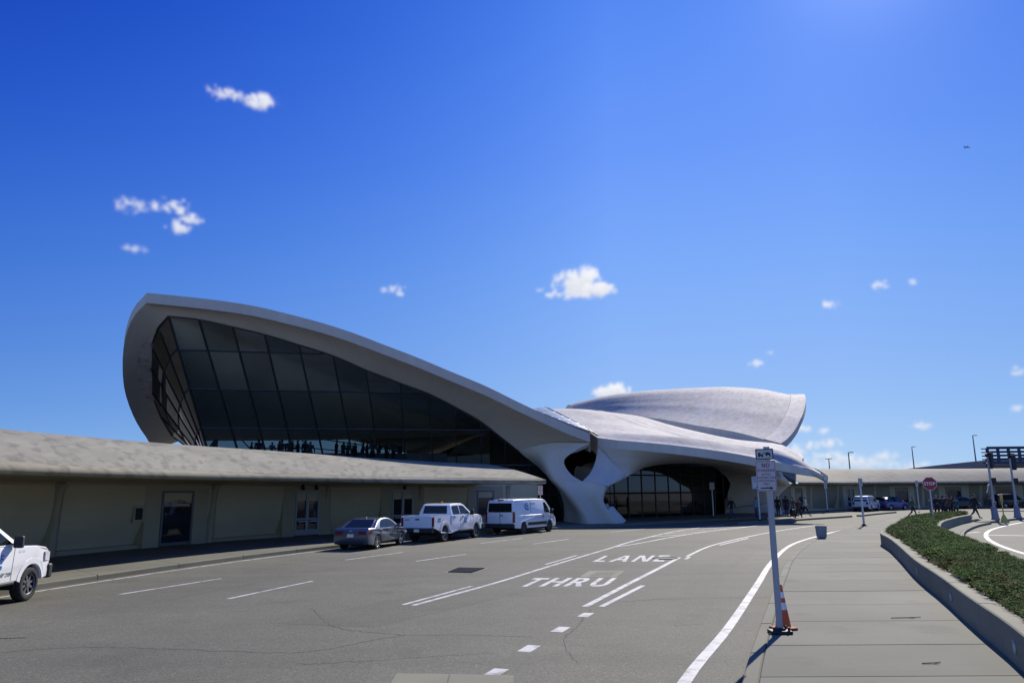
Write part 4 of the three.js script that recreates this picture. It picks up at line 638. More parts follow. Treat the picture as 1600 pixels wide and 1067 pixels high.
// pickup truck: cab and bonnet as a car body, the load bed as a box of its own
const pick = { W: 2.02, belt: 1.36, tumble: 0.33, paint: white, sill: 0.5, xr: -1.84, xf: 1.84, r: 0.405, tw: 0.27, rear: -3.02, front: 2.78, spokes: 8, rim: M.rimSteel,
  top: [[-1.24, 0.46], [-1.24, 1.36], [0, 1.36], [1.25, 1.36], [1.4, 1.34], [2.0, 1.31], [2.45, 1.25], [2.66, 1.16], [2.74, 1.0], [2.76, 0.7], [2.7, 0.5], [2.35, 0.48]],
  cabin: [[-1.24, 1.35], [-1.08, 1.86], [-0.9, 1.94], [-0.2, 1.965], [0.3, 1.95], [0.52, 1.88], [1.32, 1.34]],
  windows: [[[-0.22, 1.4], [-0.98, 1.4], [-0.98, 1.78], [-0.86, 1.83], [-0.22, 1.85]], [[0.98, 1.4], [-0.12, 1.4], [-0.12, 1.85], [0.3, 1.84], [0.44, 1.79]]],
  handles: [-0.98, 0.02], handleMat: M.trim, seams: [[-0.17, 0.55, -0.17, 1.36], [1.02, 0.56, 1.08, 1.36], [-1.2, 0.9, -1.2, 1.36]], mirror: [0.98, 1.45], mirrorH: 0.28, mirrorMat: M.trim,
  tail: (s) => rbox(0.16, 0.44, 0.14, 0.02, -2.95, 1.06, s * 0.92), head: (s, hb) => merge([pane([[2.42, 0.92], [2.66, 0.9], [2.66, 1.12], [2.4, 1.14]], hb, s, 0.012, 0.03), box(0.04, 0.22, 0.3, 2.755, 1.0, s * 0.74)]),
  glass: [['rear_window', [-1.21, 1.42], [-1.09, 1.83], 0.74, 0.68, 0.012], ['windscreen', [1.24, 1.41], [0.58, 1.855], 0.82, 0.7, -0.012]], plate: [-3.2, 0.62, 0.05],
  bumper: (hb) => [rbox(0.2, 0.22, 1.96, 0.04, -3.1, 0.62, 0), rbox(0.2, 0.36, 1.94, 0.06, 2.75, 0.64, 0), box(0.02, 0.34, 1.2, 2.77, 0.98, 0)],
  extra: (c) => {
    const bed = sub('load_bed', c), side = (s) => solid([[-3.02, 0.74], [-3.02, 1.36], [-1.27, 1.36], [-1.27, 0.55], ...arc(-1.84, 0.45, 0.47, 0.2, Math.PI - 0.2)], s * 0.9, s * 1.0, null ?? (() => 1), 0.02);
    for (const s of [-1, 1]) { const g = side(s); part('bed_side', g, white, bed); const f = pane(arc(-1.84, 0.45, 0.6, 0.25, Math.PI - 0.25).concat(arc(-1.84, 0.45, 0.47, Math.PI - 0.2, 0.2)), () => 1.0, s, 0.035, 0.05); part('wheel_flare', f, white, bed); const f2 = pane(arc(1.84, 0.42, 0.6, 0.2, Math.PI - 0.2).concat(arc(1.84, 0.42, 0.47, Math.PI - 0.15, 0.15)), (x) => 1.0 - 0.1 * Math.pow(smooth(x, 2.08, 2.78), 1.6), s, 0.02, 0.05); part('wheel_flare', f2, white, c); }
    part('bed_floor', box(1.75, 0.06, 1.84, -2.14, 0.82, 0), M.trim, bed);
    const tg = sub('tailgate', c); part('gate_panel', rbox(0.08, 0.62, 1.7, 0.02, -3.0, 1.05, 0), white, tg); part('gate_handle', box(0.02, 0.07, 0.24, -3.045, 1.18, 0), M.trim, tg); part('gate_name', (() => { const g = box(0.02, 0.05, 0.3, -3.045, 1.16, -0.62); return g; })(), M.grey, tg);
    part('roof_beacon', cyl(0.07, 0.05, 0.13, -0.45, 1.955, 0), M.amber, c);
    for (const s of [-1, 1]) { part('sill_step', rbox(2.2, 0.08, 0.12, 0.03, 0.1, 0.5, s * 0.95), M.trim, c); part('wing_badge', box(0.26, 0.06, 0.02, 1.36, 1.2, s * 1.0), M.grey, c); }
  } };
function logo(c, x, y, k, zoff, extraText) {           // blue open ring with small lettering, on the right-hand side of the vehicle
  const g = sub('door_logo', c), r = new THREE.RingGeometry(0.11 * k, 0.17 * k, 24, 1, 0.9, 4.4); r.translate(x, y, zoff); part('logo_ring', r, M.blue, g);
  part('logo_bar', merge([box(0.26 * k, 0.07 * k, 0.004, x + 0.09 * k, y - 0.15 * k, zoff), box(0.12 * k, 0.1 * k, 0.004, x + 0.1 * k, y + 0.01 * k, zoff)]), M.blue, g);
  if (extraText) { const t = textPlate(extraText, 0.07 * k, 0.003); t.translate(x + 0.62 * k, y + 0.12 * k, zoff); part('logo_text', t, M.blue, g); }
}
const pickupA = car('pickup_truck', 'white crew cab pickup with blue door logo parked between the saloon and the van', 'pickup truck', pick, [-3.66, 0, -41.6], heading(0.4, -0.915), 'white work pickups'); pickupA.scale.setScalar(0.97);
logo(pickupA, 0.42, 1.08, 0.95, 1.018);
{ const t = textPlate('4x4', 0.12, 0.004); t.translate(-2.5, 1.2, 1.006); part('bed_badge', t, M.blue, pickupA); part('bed_line', box(0.3, 0.04, 0.004, -2.5, 1.08, 1.006), M.blue, pickupA); }
const pickupB = clone(pickupA, 'white pickup cut off by the photo edge, blue lettering on its door', [-12.45, 0, -16.9], heading(-0.03, -0.9995));
for (const n of ['door_logo', 'bed_badge', 'bed_line', 'load_bed']) for (const ch of [...pickupB.children]) if (ch.name.startsWith(n) && n !== 'load_bed') pickupB.remove(ch);
{ const g = sub('door_lettering', pickupB), ital = (s, h, x, y, m) => { const t = textPlate(s, h, 0.004); t.applyMatrix4(new THREE.Matrix4().makeShear(0, 0, 0.25, 0, 0, 0)); t.translate(x, y, 1.016); part('door_text', t, m, g); }; ital('CORE', 0.2, 0.32, 1.08, M.blue); ital('GROUP', 0.16, 0.26, 0.86, M.blue); ital('N\u00ba 219', 0.09, 0.82, 0.72, M.grey); }
// van
const van = { W: 2.04, belt: 1.12, tumble: 0.13, paint: white, sill: 0.34, xr: -1.65, xf: 1.65, r: 0.35, tw: 0.23, rear: -2.78, front: 2.66, spokes: 8, rim: M.rimDark,
  top: [[-2.1, 0.34], [-2.76, 0.4], [-2.78, 0.7], [-2.78, 1.12], [0, 1.12], [1.9, 1.12], [2.2, 1.05], [2.5, 0.92], [2.62, 0.76], [2.66, 0.5], [2.6, 0.32], [2.05, 0.32]],
  cabin: [[-2.78, 1.1], [-2.73, 1.85], [-2.66, 1.98], [-2.4, 2.02], [0, 2.05], [1.0, 2.03], [1.25, 1.94], [1.75, 1.5], [2.12, 1.1]],
  windows: [[[1.6, 1.2], [0.92, 1.2], [0.92, 1.82], [1.12, 1.82], [1.42, 1.56]]],
  handles: [0.62], handleMat: M.trim, seams: [[0.85, 0.45, 0.85, 1.95], [-0.75, 0.45, -0.75, 1.95], [1.75, 0.5, 1.72, 1.12]], mirror: [1.62, 1.25], mirrorH: 0.3, mirrorMat: M.trim,
  tail: (s) => rbox(0.1, 0.62, 0.13, 0.02, -2.75, 1.02, s * 0.93), head: (s, hb) => pane([[2.28, 0.72], [2.52, 0.66], [2.5, 0.8], [2.24, 0.98]], hb, s, 0.012, 0.03),
  glass: [['rear_window', [-2.775, 1.3], [-2.735, 1.82], 0.8, 0.78, 0.014], ['windscreen', [2.02, 1.18], [1.3, 1.91], 0.86, 0.76, -0.012]], plate: [-2.81, 0.62, 0.3],
  bumper: () => [rbox(0.16, 0.26, 1.98, 0.04, -2.8, 0.52, 0), rbox(0.1, 0.25, 1.8, 0.04, 2.64, 0.45, 0)],
  extra: (c, hb) => { for (const s of [-1, 1]) part('side_moulding', pane([[-1.2, 0.5], [1.2, 0.5], [1.2, 0.68], [-1.2, 0.68]], hb, s, 0.02, 0.03), M.trim, c); part('rear_door_seam', merge([box(0.012, 1.45, 0.02, -2.785, 1.2, 0)]), M.black, c); part('rear_handle', box(0.03, 0.05, 0.2, -2.8, 1.12, 0.1), M.trim, c); part('high_brake_light', box(0.05, 0.06, 0.4, -2.68, 1.99, 0), M.tail, c); part('roof_ribs', merge([-0.6, -0.3, 0, 0.3, 0.6].map((z) => rbox(3, 0.02, 0.06, 0.008, -0.9, 2.045, z))), white, c); } };
const vanO = car('panel_van', 'white panel van with a blue logo parked ahead of the pickup', 'van', van, [0.58, 0, -47.9], heading(0.5, -0.866));
logo(vanO, -1.25, 1.62, 1.15, 0.962, 'CORE GROUP');
// cars along the far wing
const suv = (paint, o = {}) => ({ W: 1.86, belt: 1.02, tumble: 0.34, paint, sill: 0.28, xr: -1.38, xf: 1.38, r: 0.345, tw: 0.23, rear: -2.3, front: 2.25, spokes: 5, rim: M.rimSilver,
  top: [[-1.8, 0.28], [-2.22, 0.34], [-2.29, 0.6], [-2.27, 1.03], [0, 1.03], [1.05, 1.02], [1.6, 0.98], [2.0, 0.88], [2.18, 0.74], [2.25, 0.5], [2.15, 0.28], [1.8, 0.28]],
  cabin: o.cabin ?? [[-2.26, 1.0], [-2.12, 1.42], [-1.95, 1.66], [-1.5, 1.72], [0, 1.73], [0.4, 1.68], [1.15, 1.0]],
  windows: [[[-0.35, 1.07], [-1.9, 1.07], [-1.82, 1.5], [-1.6, 1.6], [-0.35, 1.62]], [[0.9, 1.07], [-0.28, 1.07], [-0.28, 1.62], [0.3, 1.59]]],
  handles: [-1.0, 0.0], mirror: [0.72, 1.1], tail: (s, hb) => merge([pane([[-2.24, 0.78], [-2.0, 0.8], [-1.98, 0.98], [-2.22, 1.0]], hb, s, 0.012, 0.03), rbox(0.05, 0.3, 0.2, 0.02, -2.28, 0.92, s * 0.72)]), head: (s, hb) => pane([[1.75, 0.72], [2.12, 0.68], [2.1, 0.78], [1.8, 0.86]], hb, s, 0.012, 0.03),
  glass: [['rear_window', [-2.22, 1.12], [-2.04, 1.56], 0.72, 0.66, 0.014], ['windscreen', [1.08, 1.07], [0.46, 1.64], 0.78, 0.62, -0.012]], plate: [-2.31, 0.7, 0], bumper: () => rbox(0.1, 0.22, 1.7, 0.04, -2.27, 0.42, 0), seams: [[-0.31, 0.32, -0.31, 1.02], [0.9, 0.34, 0.94, 1.02]] });
const wingPos = (u, off) => { const p = LP(-u, wingV(u) + off, 0); return [p.x, 0, p.z]; }, wingTurn = (u) => { const a = LP(-u, wingV(u), 0), b = LP(-u - 1, wingV(u + 1), 0); return heading(b.x - a.x, b.z - a.z); };
car('minivan', 'white minivan parked along the far wing behind a leaning signpost', 'minivan', suv(carPaint(0.62, 0.64, 0.68)), wingPos(31.4, 3.0), wingTurn(31.4) + 0.2);
car('hatchback', 'dark blue hatchback parked ahead of the white minivan', 'car', suv(blue, { cabin: [[-2.26, 1.0], [-1.9, 1.4], [-1.5, 1.55], [-0.9, 1.6], [0, 1.58], [0.4, 1.5], [1.15, 1.0]] }), wingPos(36.6, 2.9), wingTurn(36.6) + 0.05).scale.set(1, 0.95, 1);
car('parked_car', 'dark car with the sun glinting on its roof, behind the waiting people', 'car', { ...saloon, paint: carPaint(0.05, 0.06, 0.09, 0.5) }, wingPos(46.9, 3.0), wingTurn(46.9));
car('suv', 'black off-roader parked behind the traffic signal poles', 'suv', suv(dark), wingPos(52.3, 3.2), wingTurn(52.3) + 0.1);
car('parked_car', 'dark saloon at the right edge, ahead of the black off-roader', 'car', { ...saloon, paint: dark }, wingPos(56.6, 3.2), wingTurn(56.6));

// ---------------------------------------------------------------- planter with low juniper
const planterLeft = []; for (let z = 1; z >= -29; z -= 1.5) planterLeft.push([plantL(z), z]);
planterLeft.push([14.45, -30.3], [15.25, -32.4], [16.9, -35.4], [18.5, -38.0], [20.6, -41.7], [22.9, -45.7], [26.2, -50.6], [30.0, -55.3], [33.6, -57.4]);
const planterRight = [[33.4, -56.6], [31.7, -53.7], [29.2, -50.5], [26.7, -47.1], [23.9, -43.1], [21.4, -38.9], [19.1, -34.6], [16.9, -29.4], [14.6, -23.6], [12.98, -19.9], [10.4, -13], [7.9, -6.5], [5.4, 1]];
{
  const P = thing('planter', 'curved concrete planter wall with round lights, full of low juniper', 'planter');
  const wallRun = (line, side) => {
    const curve = new THREE.CatmullRomCurve3(line.map(([x, z]) => V3(x, 0, z)), false, 'centripetal'), L = curve.getLength(), n = Math.round(L / 2.9);
    for (let i = 0; i < n; i++) {
      const out = [], inn = [], t0 = i / n, t1 = (i + 1) / n - 0.012 / L;
      for (let k = 0; k <= 6; k++) { const t = lerp(t0, t1, k / 6), p = curve.getPointAt(t), d = curve.getTangentAt(t); out.push([p.x, p.z]); inn.push([p.x - d.z * 0.3 * side, p.z + d.x * 0.3 * side]); }
      part('wall_segment', slab([...out, ...inn.reverse()], 0.02, 0.635, 0.018), i % 3 ? M.planter : M.planterB, P);
    }
    return curve;
  };
  M.planterB = std(1.5, 1.47, 1.36, 0.9, 0, { map: M.walk.map }); M.planter.map = M.walk.map; M.planter.color.setRGB(1.6, 1.56, 1.44);
  const cl = wallRun(planterLeft, 1); wallRun(planterRight, 1);
  for (const [x, z] of [[12.3, -24.71], [10.23, -19.71], [8.37, -15.07], [6.53, -10.38], [4.5, -5.8]]) {
    const l = sub('wall_light', P), a = [plantL(z), z], d = V3(plantL(z - 0.5) - plantL(z + 0.5), 0, -1).normalize(), n = V3(d.z, 0, -d.x), c = V3(a[0], 0.38, a[1]);
    const q = new THREE.Quaternion().setFromUnitVectors(V3(0, 0, 1), n), ring = new THREE.TorusGeometry(0.075, 0.014, 8, 24); ring.applyQuaternion(q); ring.translate(c.x + n.x * 0.01, c.y, c.z + n.z * 0.01); part('light_ring', ring, M.galv, l);
    const lens = new THREE.CylinderGeometry(0.066, 0.066, 0.02, 20); lens.rotateX(Math.PI / 2); lens.applyQuaternion(q); lens.translate(c.x + n.x * 0.004, c.y, c.z + n.z * 0.004); part('light_lens', lens, std(0.5, 0.5, 0.48, 0.3), l);
  }
  // soil and the mat of juniper
  const poly = [...planterLeft.map(([x, z], i, A) => { const b = A[Math.min(A.length - 1, i + 1)], a = A[Math.max(0, i - 1)], L = Math.hypot(b[0] - a[0], b[1] - a[1]); return [x - (b[1] - a[1]) / L * 0.29, z + (b[0] - a[0]) / L * 0.29]; }), ...planterRight.map(([x, z], i, A) => { const b = A[Math.min(A.length - 1, i + 1)], a = A[Math.max(0, i - 1)], L = Math.hypot(b[0] - a[0], b[1] - a[1]); return [x - (b[1] - a[1]) / L * 0.29, z + (b[0] - a[0]) / L * 0.29]; })];
  part('soil', slab(poly, 0.05, 0.6), std(0.035, 0.028, 0.018, 0.95), P);
  const inside = (x, z, Q) => { let c = false; for (let i = 0, j = Q.length - 1; i < Q.length; j = i++) { const [xi, zi] = Q[i], [xj, zj] = Q[j]; if ((zi > z) !== (zj > z) && x < (xj - xi) * (z - zi) / (zj - zi) + xi) c = !c; } return c; };
  const r = rng(77), leafPos = [];
  for (let i = 0; i < 16; i++) {                      // one sprig: arching shoots with needle tufts
    const a = r() * 6.28, l = 0.06 + r() * 0.08, up = 0.02 + r() * 0.06, w = 0.006 + r() * 0.006, dx = Math.cos(a), dz = Math.sin(a);
    for (let k = 0; k < 3; k++) { const t0 = k / 3, t1 = (k + 1) / 3 + 0.1, y0 = up * Math.sin(t0 * 2.2), y1 = up * Math.sin(t1 * 2.2), s = (k % 2 ? 1 : -1) * w * 1.4; leafPos.push(dx * l * t0 - dz * w, y0, dz * l * t0 + dx * w, dx * l * t0 + dz * w, y0, dz * l * t0 - dx * w, dx * l * t1 + dz * s, y1 + 0.012, dz * l * t1 - dx * s); }
  }
  const sg = new THREE.BufferGeometry(); sg.setAttribute('position', new THREE.Float32BufferAttribute(leafPos, 3)); sg.computeVertexNormals();
  const spots = [];
  const edgeIn = (x, z) => inside(x, z, poly);
  for (let tries = 0; tries < 700000 && spots.length < 95000; tries++) {
    const t = r(), z = -2 - Math.pow(t, 1.25) * 55.2, x0 = z > -29 ? plantL(z) : -100, x = lerp(4, 34, r());
    if (!inside(x, z, poly)) continue;
    const far = smooth(-z, 14, 45);
    if (r() > lerp(1, 0.5, far)) continue;
    const clump = fbm(x * 0.9 + 40, z * 0.9, 5, 3), tall = smooth(z, -46, -54);
    // the mat thins out in a ragged line along the wall
    const e = [[0.35, 0], [-0.35, 0], [0, 0.35], [0, -0.35]].every(([a, b]) => edgeIn(x + a, z + b)) ? 1 : fbm(x * 2.5, z * 2.5, 9, 2);
    if (e < 0.42) continue;
    spots.push([x, 0.59 + 0.13 * clump + 0.03 * r() + 0.04 * tall + (e < 1 ? -0.05 : 0), z, lerp(0.95, 1.7, far) * (0.75 + 0.5 * r()), clump]);
  }
  const jm = new THREE.MeshPhysicalMaterial({ color: 0xffffff, roughness: 1, specularIntensity: 0.15, side: THREE.DoubleSide });
  const im = new THREE.InstancedMesh(sg, jm, spots.length), m4 = new THREE.Matrix4(), q = new THREE.Quaternion(), col = new THREE.Color();
  spots.forEach(([x, y, z, s, c], i) => { q.setFromEuler(new THREE.Euler((r() - 0.5) * 0.9, r() * 6.28, (r() - 0.5) * 0.9)); m4.compose(V3(x, y, z), q, V3(s, s * 1.15, s)); im.setMatrixAt(i, m4); const k = 0.6 + 0.75 * r(), br = r() < 0.12 ? 1 : 0; col.setRGB((0.13 + 0.1 * br) * k, (0.175 - 0.015 * br) * k * (0.75 + 0.5 * c), 0.048 * k); im.setColorAt(i, col); });
  im.name = 'juniper'; shade(im); im.userData = { label: 'low dark green juniper spreading over the planter', category: 'ground cover', kind: 'stuff' }; scene.add(im);
  // dry weeds at the near right corner of the planter
  const w = [], rr = rng(5); for (let i = 0; i < 26; i++) { const a = rr() * 6.28, l = 0.1 + rr() * 0.14; w.push(rod(V3(0, 0, 0), V3(Math.cos(a) * l * 0.7, l * (0.3 + rr() * 0.6), Math.sin(a) * l * 0.7), 0.004, 4)); }
  const weed = thing('dry_weed', 'small dark dry weed growing through the cap of the planter wall', 'weed', [6.75, 0.63, -10.1]); part('twigs', merge(w), std(0.06, 0.045, 0.03, 0.9), weed);
}

// ---------------------------------------------------------------- signs
function signTex(w, h, draw) { const c = document.createElement('canvas'); c.width = w; c.height = h; const x = c.getContext('2d'); draw(x, w, h); const t = new THREE.CanvasTexture(c); t.colorSpace = THREE.SRGBColorSpace; return t; }
function plateGeo(w, h, r = 0.02) { const s = new THREE.Shape(); s.moveTo(-w / 2 + r, -h / 2); s.lineTo(w / 2 - r, -h / 2); s.quadraticCurveTo(w / 2, -h / 2, w / 2, -h / 2 + r); s.lineTo(w / 2, h / 2 - r); s.quadraticCurveTo(w / 2, h / 2, w / 2 - r, h / 2); s.lineTo(-w / 2 + r, h / 2); s.quadraticCurveTo(-w / 2, h / 2, -w / 2, h / 2 - r); s.lineTo(-w / 2, -h / 2 + r); s.quadraticCurveTo(-w / 2, -h / 2, -w / 2 + r, -h / 2); const g = new THREE.ShapeGeometry(s, 6), p = g.attributes.position, uv = g.attributes.uv; for (let i = 0; i < p.count; i++) uv.setXY(i, p.getX(i) / w + 0.5, p.getY(i) / h + 0.5); return g; }
function plate(parent, name, w, h, map, [x, y, z], turn, label, back = M.galv) { const g = sub(name, parent), f = plateGeo(w, h), b = plateGeo(w, h); f.translate(0, 0, 0.004); b.rotateY(Math.PI); b.translate(0, 0, -0.001); for (const q of [f, b]) { q.rotateY(turn); q.translate(x, y, z); } part('sign_face', f, new THREE.MeshStandardMaterial({ map, roughness: 0.55, side: THREE.DoubleSide }), g, label); part('sign_back', b, back, g); return g; }
const noStanding = signTex(256, 384, (c, w, h) => {
  c.fillStyle = '#b4b0b0'; c.fillRect(0, 0, w, h); c.strokeStyle = '#8d2b33'; c.lineWidth = 6; c.strokeRect(9, 9, w - 18, h - 18); c.fillStyle = '#7d1f2a'; c.textAlign = 'center';
  c.font = 'bold 74px sans-serif'; c.fillText('NO', w / 2, 84); c.font = 'bold 44px sans-serif'; c.fillText('STANDING', w / 2, 138); c.font = 'bold 34px sans-serif'; c.fillText('ACTIVE', w / 2, 184); c.fillText('LOADING AND', w / 2, 224); c.fillText('UNLOADING', w / 2, 264); c.fillText('ONLY', w / 2, 304);
  c.fillStyle = '#2a1216'; c.fillRect(46, 338, 130, 14); c.beginPath(); c.moveTo(170, 322); c.lineTo(212, 345); c.lineTo(170, 368); c.fill();
});
const towAway = signTex(256, 160, (c, w, h) => {
  c.fillStyle = '#b4b1b0'; c.fillRect(0, 0, w, h); c.strokeStyle = '#141416'; c.lineWidth = 14; c.strokeRect(9, 9, w - 18, h - 18); c.fillStyle = '#141416';
  c.fillRect(36, 84, 74, 22); c.fillRect(40, 58, 34, 30); c.beginPath(); c.arc(54, 110, 13, 0, 7); c.arc(96, 110, 13, 0, 7); c.fill(); c.lineWidth = 8; c.beginPath(); c.moveTo(84, 88); c.lineTo(130, 52); c.lineTo(142, 66); c.stroke();
  c.beginPath(); c.moveTo(138, 70); c.lineTo(160, 54); c.lineTo(190, 52); c.lineTo(214, 76); c.lineTo(222, 96); c.lineTo(150, 92); c.fill(); c.beginPath(); c.arc(160, 100, 12, 0, 7); c.arc(204, 106, 12, 0, 7); c.fill();
});
const whiteSign = (lines, arrow, red) => signTex(192, 192, (c, w, h) => { c.fillStyle = '#bdbdba'; c.fillRect(0, 0, w, h); c.strokeStyle = red ? '#8d2b33' : '#3a3c40'; c.lineWidth = 5; c.strokeRect(7, 7, w - 14, h - 14); c.fillStyle = red ? '#7d1f2a' : '#26282c'; c.textAlign = 'center'; lines.forEach(([t, s, y]) => { c.font = 'bold ' + s + 'px sans-serif'; c.fillText(t, w / 2, y); }); if (arrow) { c.lineWidth = 16; c.strokeStyle = '#1c1d20'; c.beginPath(); c.moveTo(74, 168); c.lineTo(112, 124); c.stroke(); c.beginPath(); c.moveTo(128, 104); c.lineTo(118, 142); c.lineTo(90, 118); c.fill(); } });
{
  const s = thing('no_standing_sign', 'tall grey post with a no standing sign and tow-away plate above an orange cone', 'sign', [4.28, 0.14, -12.86]);
  part('post', merge([rbox(0.088, 2.98, 0.07, 0.01, 0, 1.5, 0)]), M.postGrey = std(0.36, 0.36, 0.37, 0.6, 0.25), s);
  part('base_plate', merge([rbox(0.34, 0.05, 0.26, 0.015, 0, 0.03, 0), rbox(0.14, 0.07, 0.12, 0.015, 0, 0.06, 0), cyl(0.02, 0.02, 0.06, -0.12, 0.05, 0.08), cyl(0.02, 0.02, 0.06, 0.12, 0.05, 0.08), cyl(0.02, 0.02, 0.06, 0.12, 0.05, -0.08)]), M.black, s);
  const tn = -0.62; plate(s, 'no_standing_plate', 0.33, 0.5, noStanding, [-0.06, 2.5, 0.075], tn); plate(s, 'tow_away_plate', 0.3, 0.18, towAway, [-0.065, 2.86, 0.075], tn);
  part('bolts', merge([[2.68], [2.32], [2.86]].map(([y]) => { const g = new THREE.SphereGeometry(0.012, 8, 6); g.translate(-0.06, y, 0.085); return g; })), M.galv, s);
}
function post(name, label, pos, h, signs, group, w = 0.06) {
  const s = thing(name, label, 'sign', pos, 0, group); part('post', rbox(w, h, w * 0.7, 0.008, 0, h / 2, 0), M.galvLight, s); part('foot', merge([rbox(w * 3, 0.05, w * 2.6, 0.01, 0, 0.025, 0), rbox(w * 1.8, 0.12, w * 1.6, 0.01, 0, 0.07, 0)]), M.black, s); signs(s); return s;
}
M.galvLight = std(0.5, 0.5, 0.49, 0.5, 0.35);
const redSmall = whiteSign([['NO', 52, 62], ['STOPPING', 34, 104], ['ANY', 34, 140], ['TIME', 34, 174]], false, true);
post('direction_sign', 'white square sign with a slanting arrow, on a post on the island', [18.65, 0.15, -58.7], 3.3, (s) => plate(s, 'arrow_plate', 0.9, 0.95, whiteSign([['PASSENGER', 28, 46], ['PICK UP', 34, 86]], true), [0, 2.85, 0.05], 0.0), undefined, 0.1);
post('parking_sign', 'narrow white sign on a post before the dark entrance glass', [17.3, 0.15, -67.0], 3.0, (s) => plate(s, 'sign_plate', 0.42, 0.62, redSmall, [0, 2.68, 0.05], 0), undefined, 0.09);
post('parking_sign', 'small patterned white sign standing behind the white panel van', (() => { const p = LP(21.6, 14.1, 0.15); return [p.x, 0.15, p.z]; })(), 2.75, (s) => plate(s, 'sign_plate', 0.32, 0.62, redSmall, [0, 2.42, 0.05], 0));
post('parking_sign', 'white sign on a post by the kerb left of the minivan', [34.1, 0.15, -84.0], 3.05, (s) => plate(s, 'sign_plate', 0.36, 0.68, redSmall, [0, 2.7, 0.05], 0), undefined, 0.1);
post('parking_sign', 'thin grey signpost seen edge-on, leaning before the white minivan', [22.2, 0.14, -49.2], 3.0, (s) => plate(s, 'sign_plate', 0.32, 0.5, redSmall, [0.02, 2.72, 0.04], -1.15), undefined, 0.11);
post('parking_sign', 'white sign on a post just left of the stop sign', [44.6, 0.15, -85.0], 3.2, (s) => plate(s, 'sign_plate', 0.36, 0.66, redSmall, [0, 2.85, 0.05], 0.2), undefined, 0.1);
{
  const s = thing('stop_sign', 'red octagonal stop sign above the juniper, on a thin post', 'stop sign', [24.9, 0.5, -46.0]);
  part('post', rbox(0.07, 2.5, 0.05, 0.008, 0, 1.25, 0), M.galvLight, s);
  const oct = (r) => new THREE.Shape(Array.from({ length: 8 }, (_, i) => new THREE.Vector2(Math.cos(i * Math.PI / 4 + Math.PI / 8) * r, Math.sin(i * Math.PI / 4 + Math.PI / 8) * r)));
  const tn = -0.3, put = (g, z) => { g.translate(0, 0, z); g.rotateY(tn); g.translate(0, 2.22, 0.05); return g; };
  const b = new THREE.ExtrudeGeometry(oct(0.41), { depth: 0.006, bevelEnabled: false }); part('sign_border', put(b, 0), std(0.62, 0.6, 0.6, 0.5), s);
  const f = new THREE.ExtrudeGeometry(oct(0.385), { depth: 0.003, bevelEnabled: false }); part('sign_face', put(f, 0.006), std(0.33, 0.02, 0.03, 0.5), s);
  part('sign_word', put(textPlate('STOP', 0.19, 0.003), 0.0095), std(0.7, 0.68, 0.68, 0.5), s);
}
// traffic cone and litter bin
{
  const c = thing('traffic_cone', 'orange traffic cone with white bands standing behind the signpost', 'traffic cone', [4.46, 0.145, -13.22], 0.3); c.scale.setScalar(0.93);
  const org = std(0.62, 0.1, 0.025, 0.6), wh = std(0.72, 0.72, 0.7, 0.5), seg = (h0, h1, m, n) => { const r = (h) => lerp(0.135, 0.028, h / 0.72); part(n, new THREE.LatheGeometry([[r(h0), h0], [r(h1), h1]].map(([a, b]) => new THREE.Vector2(a, b + 0.04)), 28), m, c); };
  part('cone_base', rbox(0.36, 0.04, 0.36, 0.015, 0, 0.02, 0), std(0.35, 0.07, 0.03, 0.8), c);
  seg(0, 0.3, org, 'cone_body'); seg(0.3, 0.42, wh, 'reflective_band'); seg(0.42, 0.5, org, 'cone_body'); seg(0.5, 0.6, wh, 'reflective_band'); seg(0.6, 0.72, org, 'cone_body');
}
{
  const b = thing('litter_bin', 'small grey ribbed litter bin at the edge of the pavement', 'litter bin', [14.75, 0.14, -37.3]);
  part('bin_body', merge([new THREE.LatheGeometry([[0.0, 0.02], [0.2, 0.02], [0.21, 0.05], [0.25, 0.56], [0.22, 0.58]].map(([a, q]) => new THREE.Vector2(a, q)), 24), ...Array.from({ length: 20 }, (_, i) => { const a = i / 20 * 6.283; return bar(V3(Math.cos(a) * 0.215, 0.06, Math.sin(a) * 0.215), V3(Math.cos(a) * 0.252, 0.55, Math.sin(a) * 0.252), 0.02); })]), std(0.28, 0.285, 0.3, 0.6, 0.2), b);
  part('bin_rim', new THREE.TorusGeometry(0.255, 0.022, 8, 28).rotateX(Math.PI / 2).translate(0, 0.57, 0), std(0.2, 0.2, 0.21, 0.6), b);
}
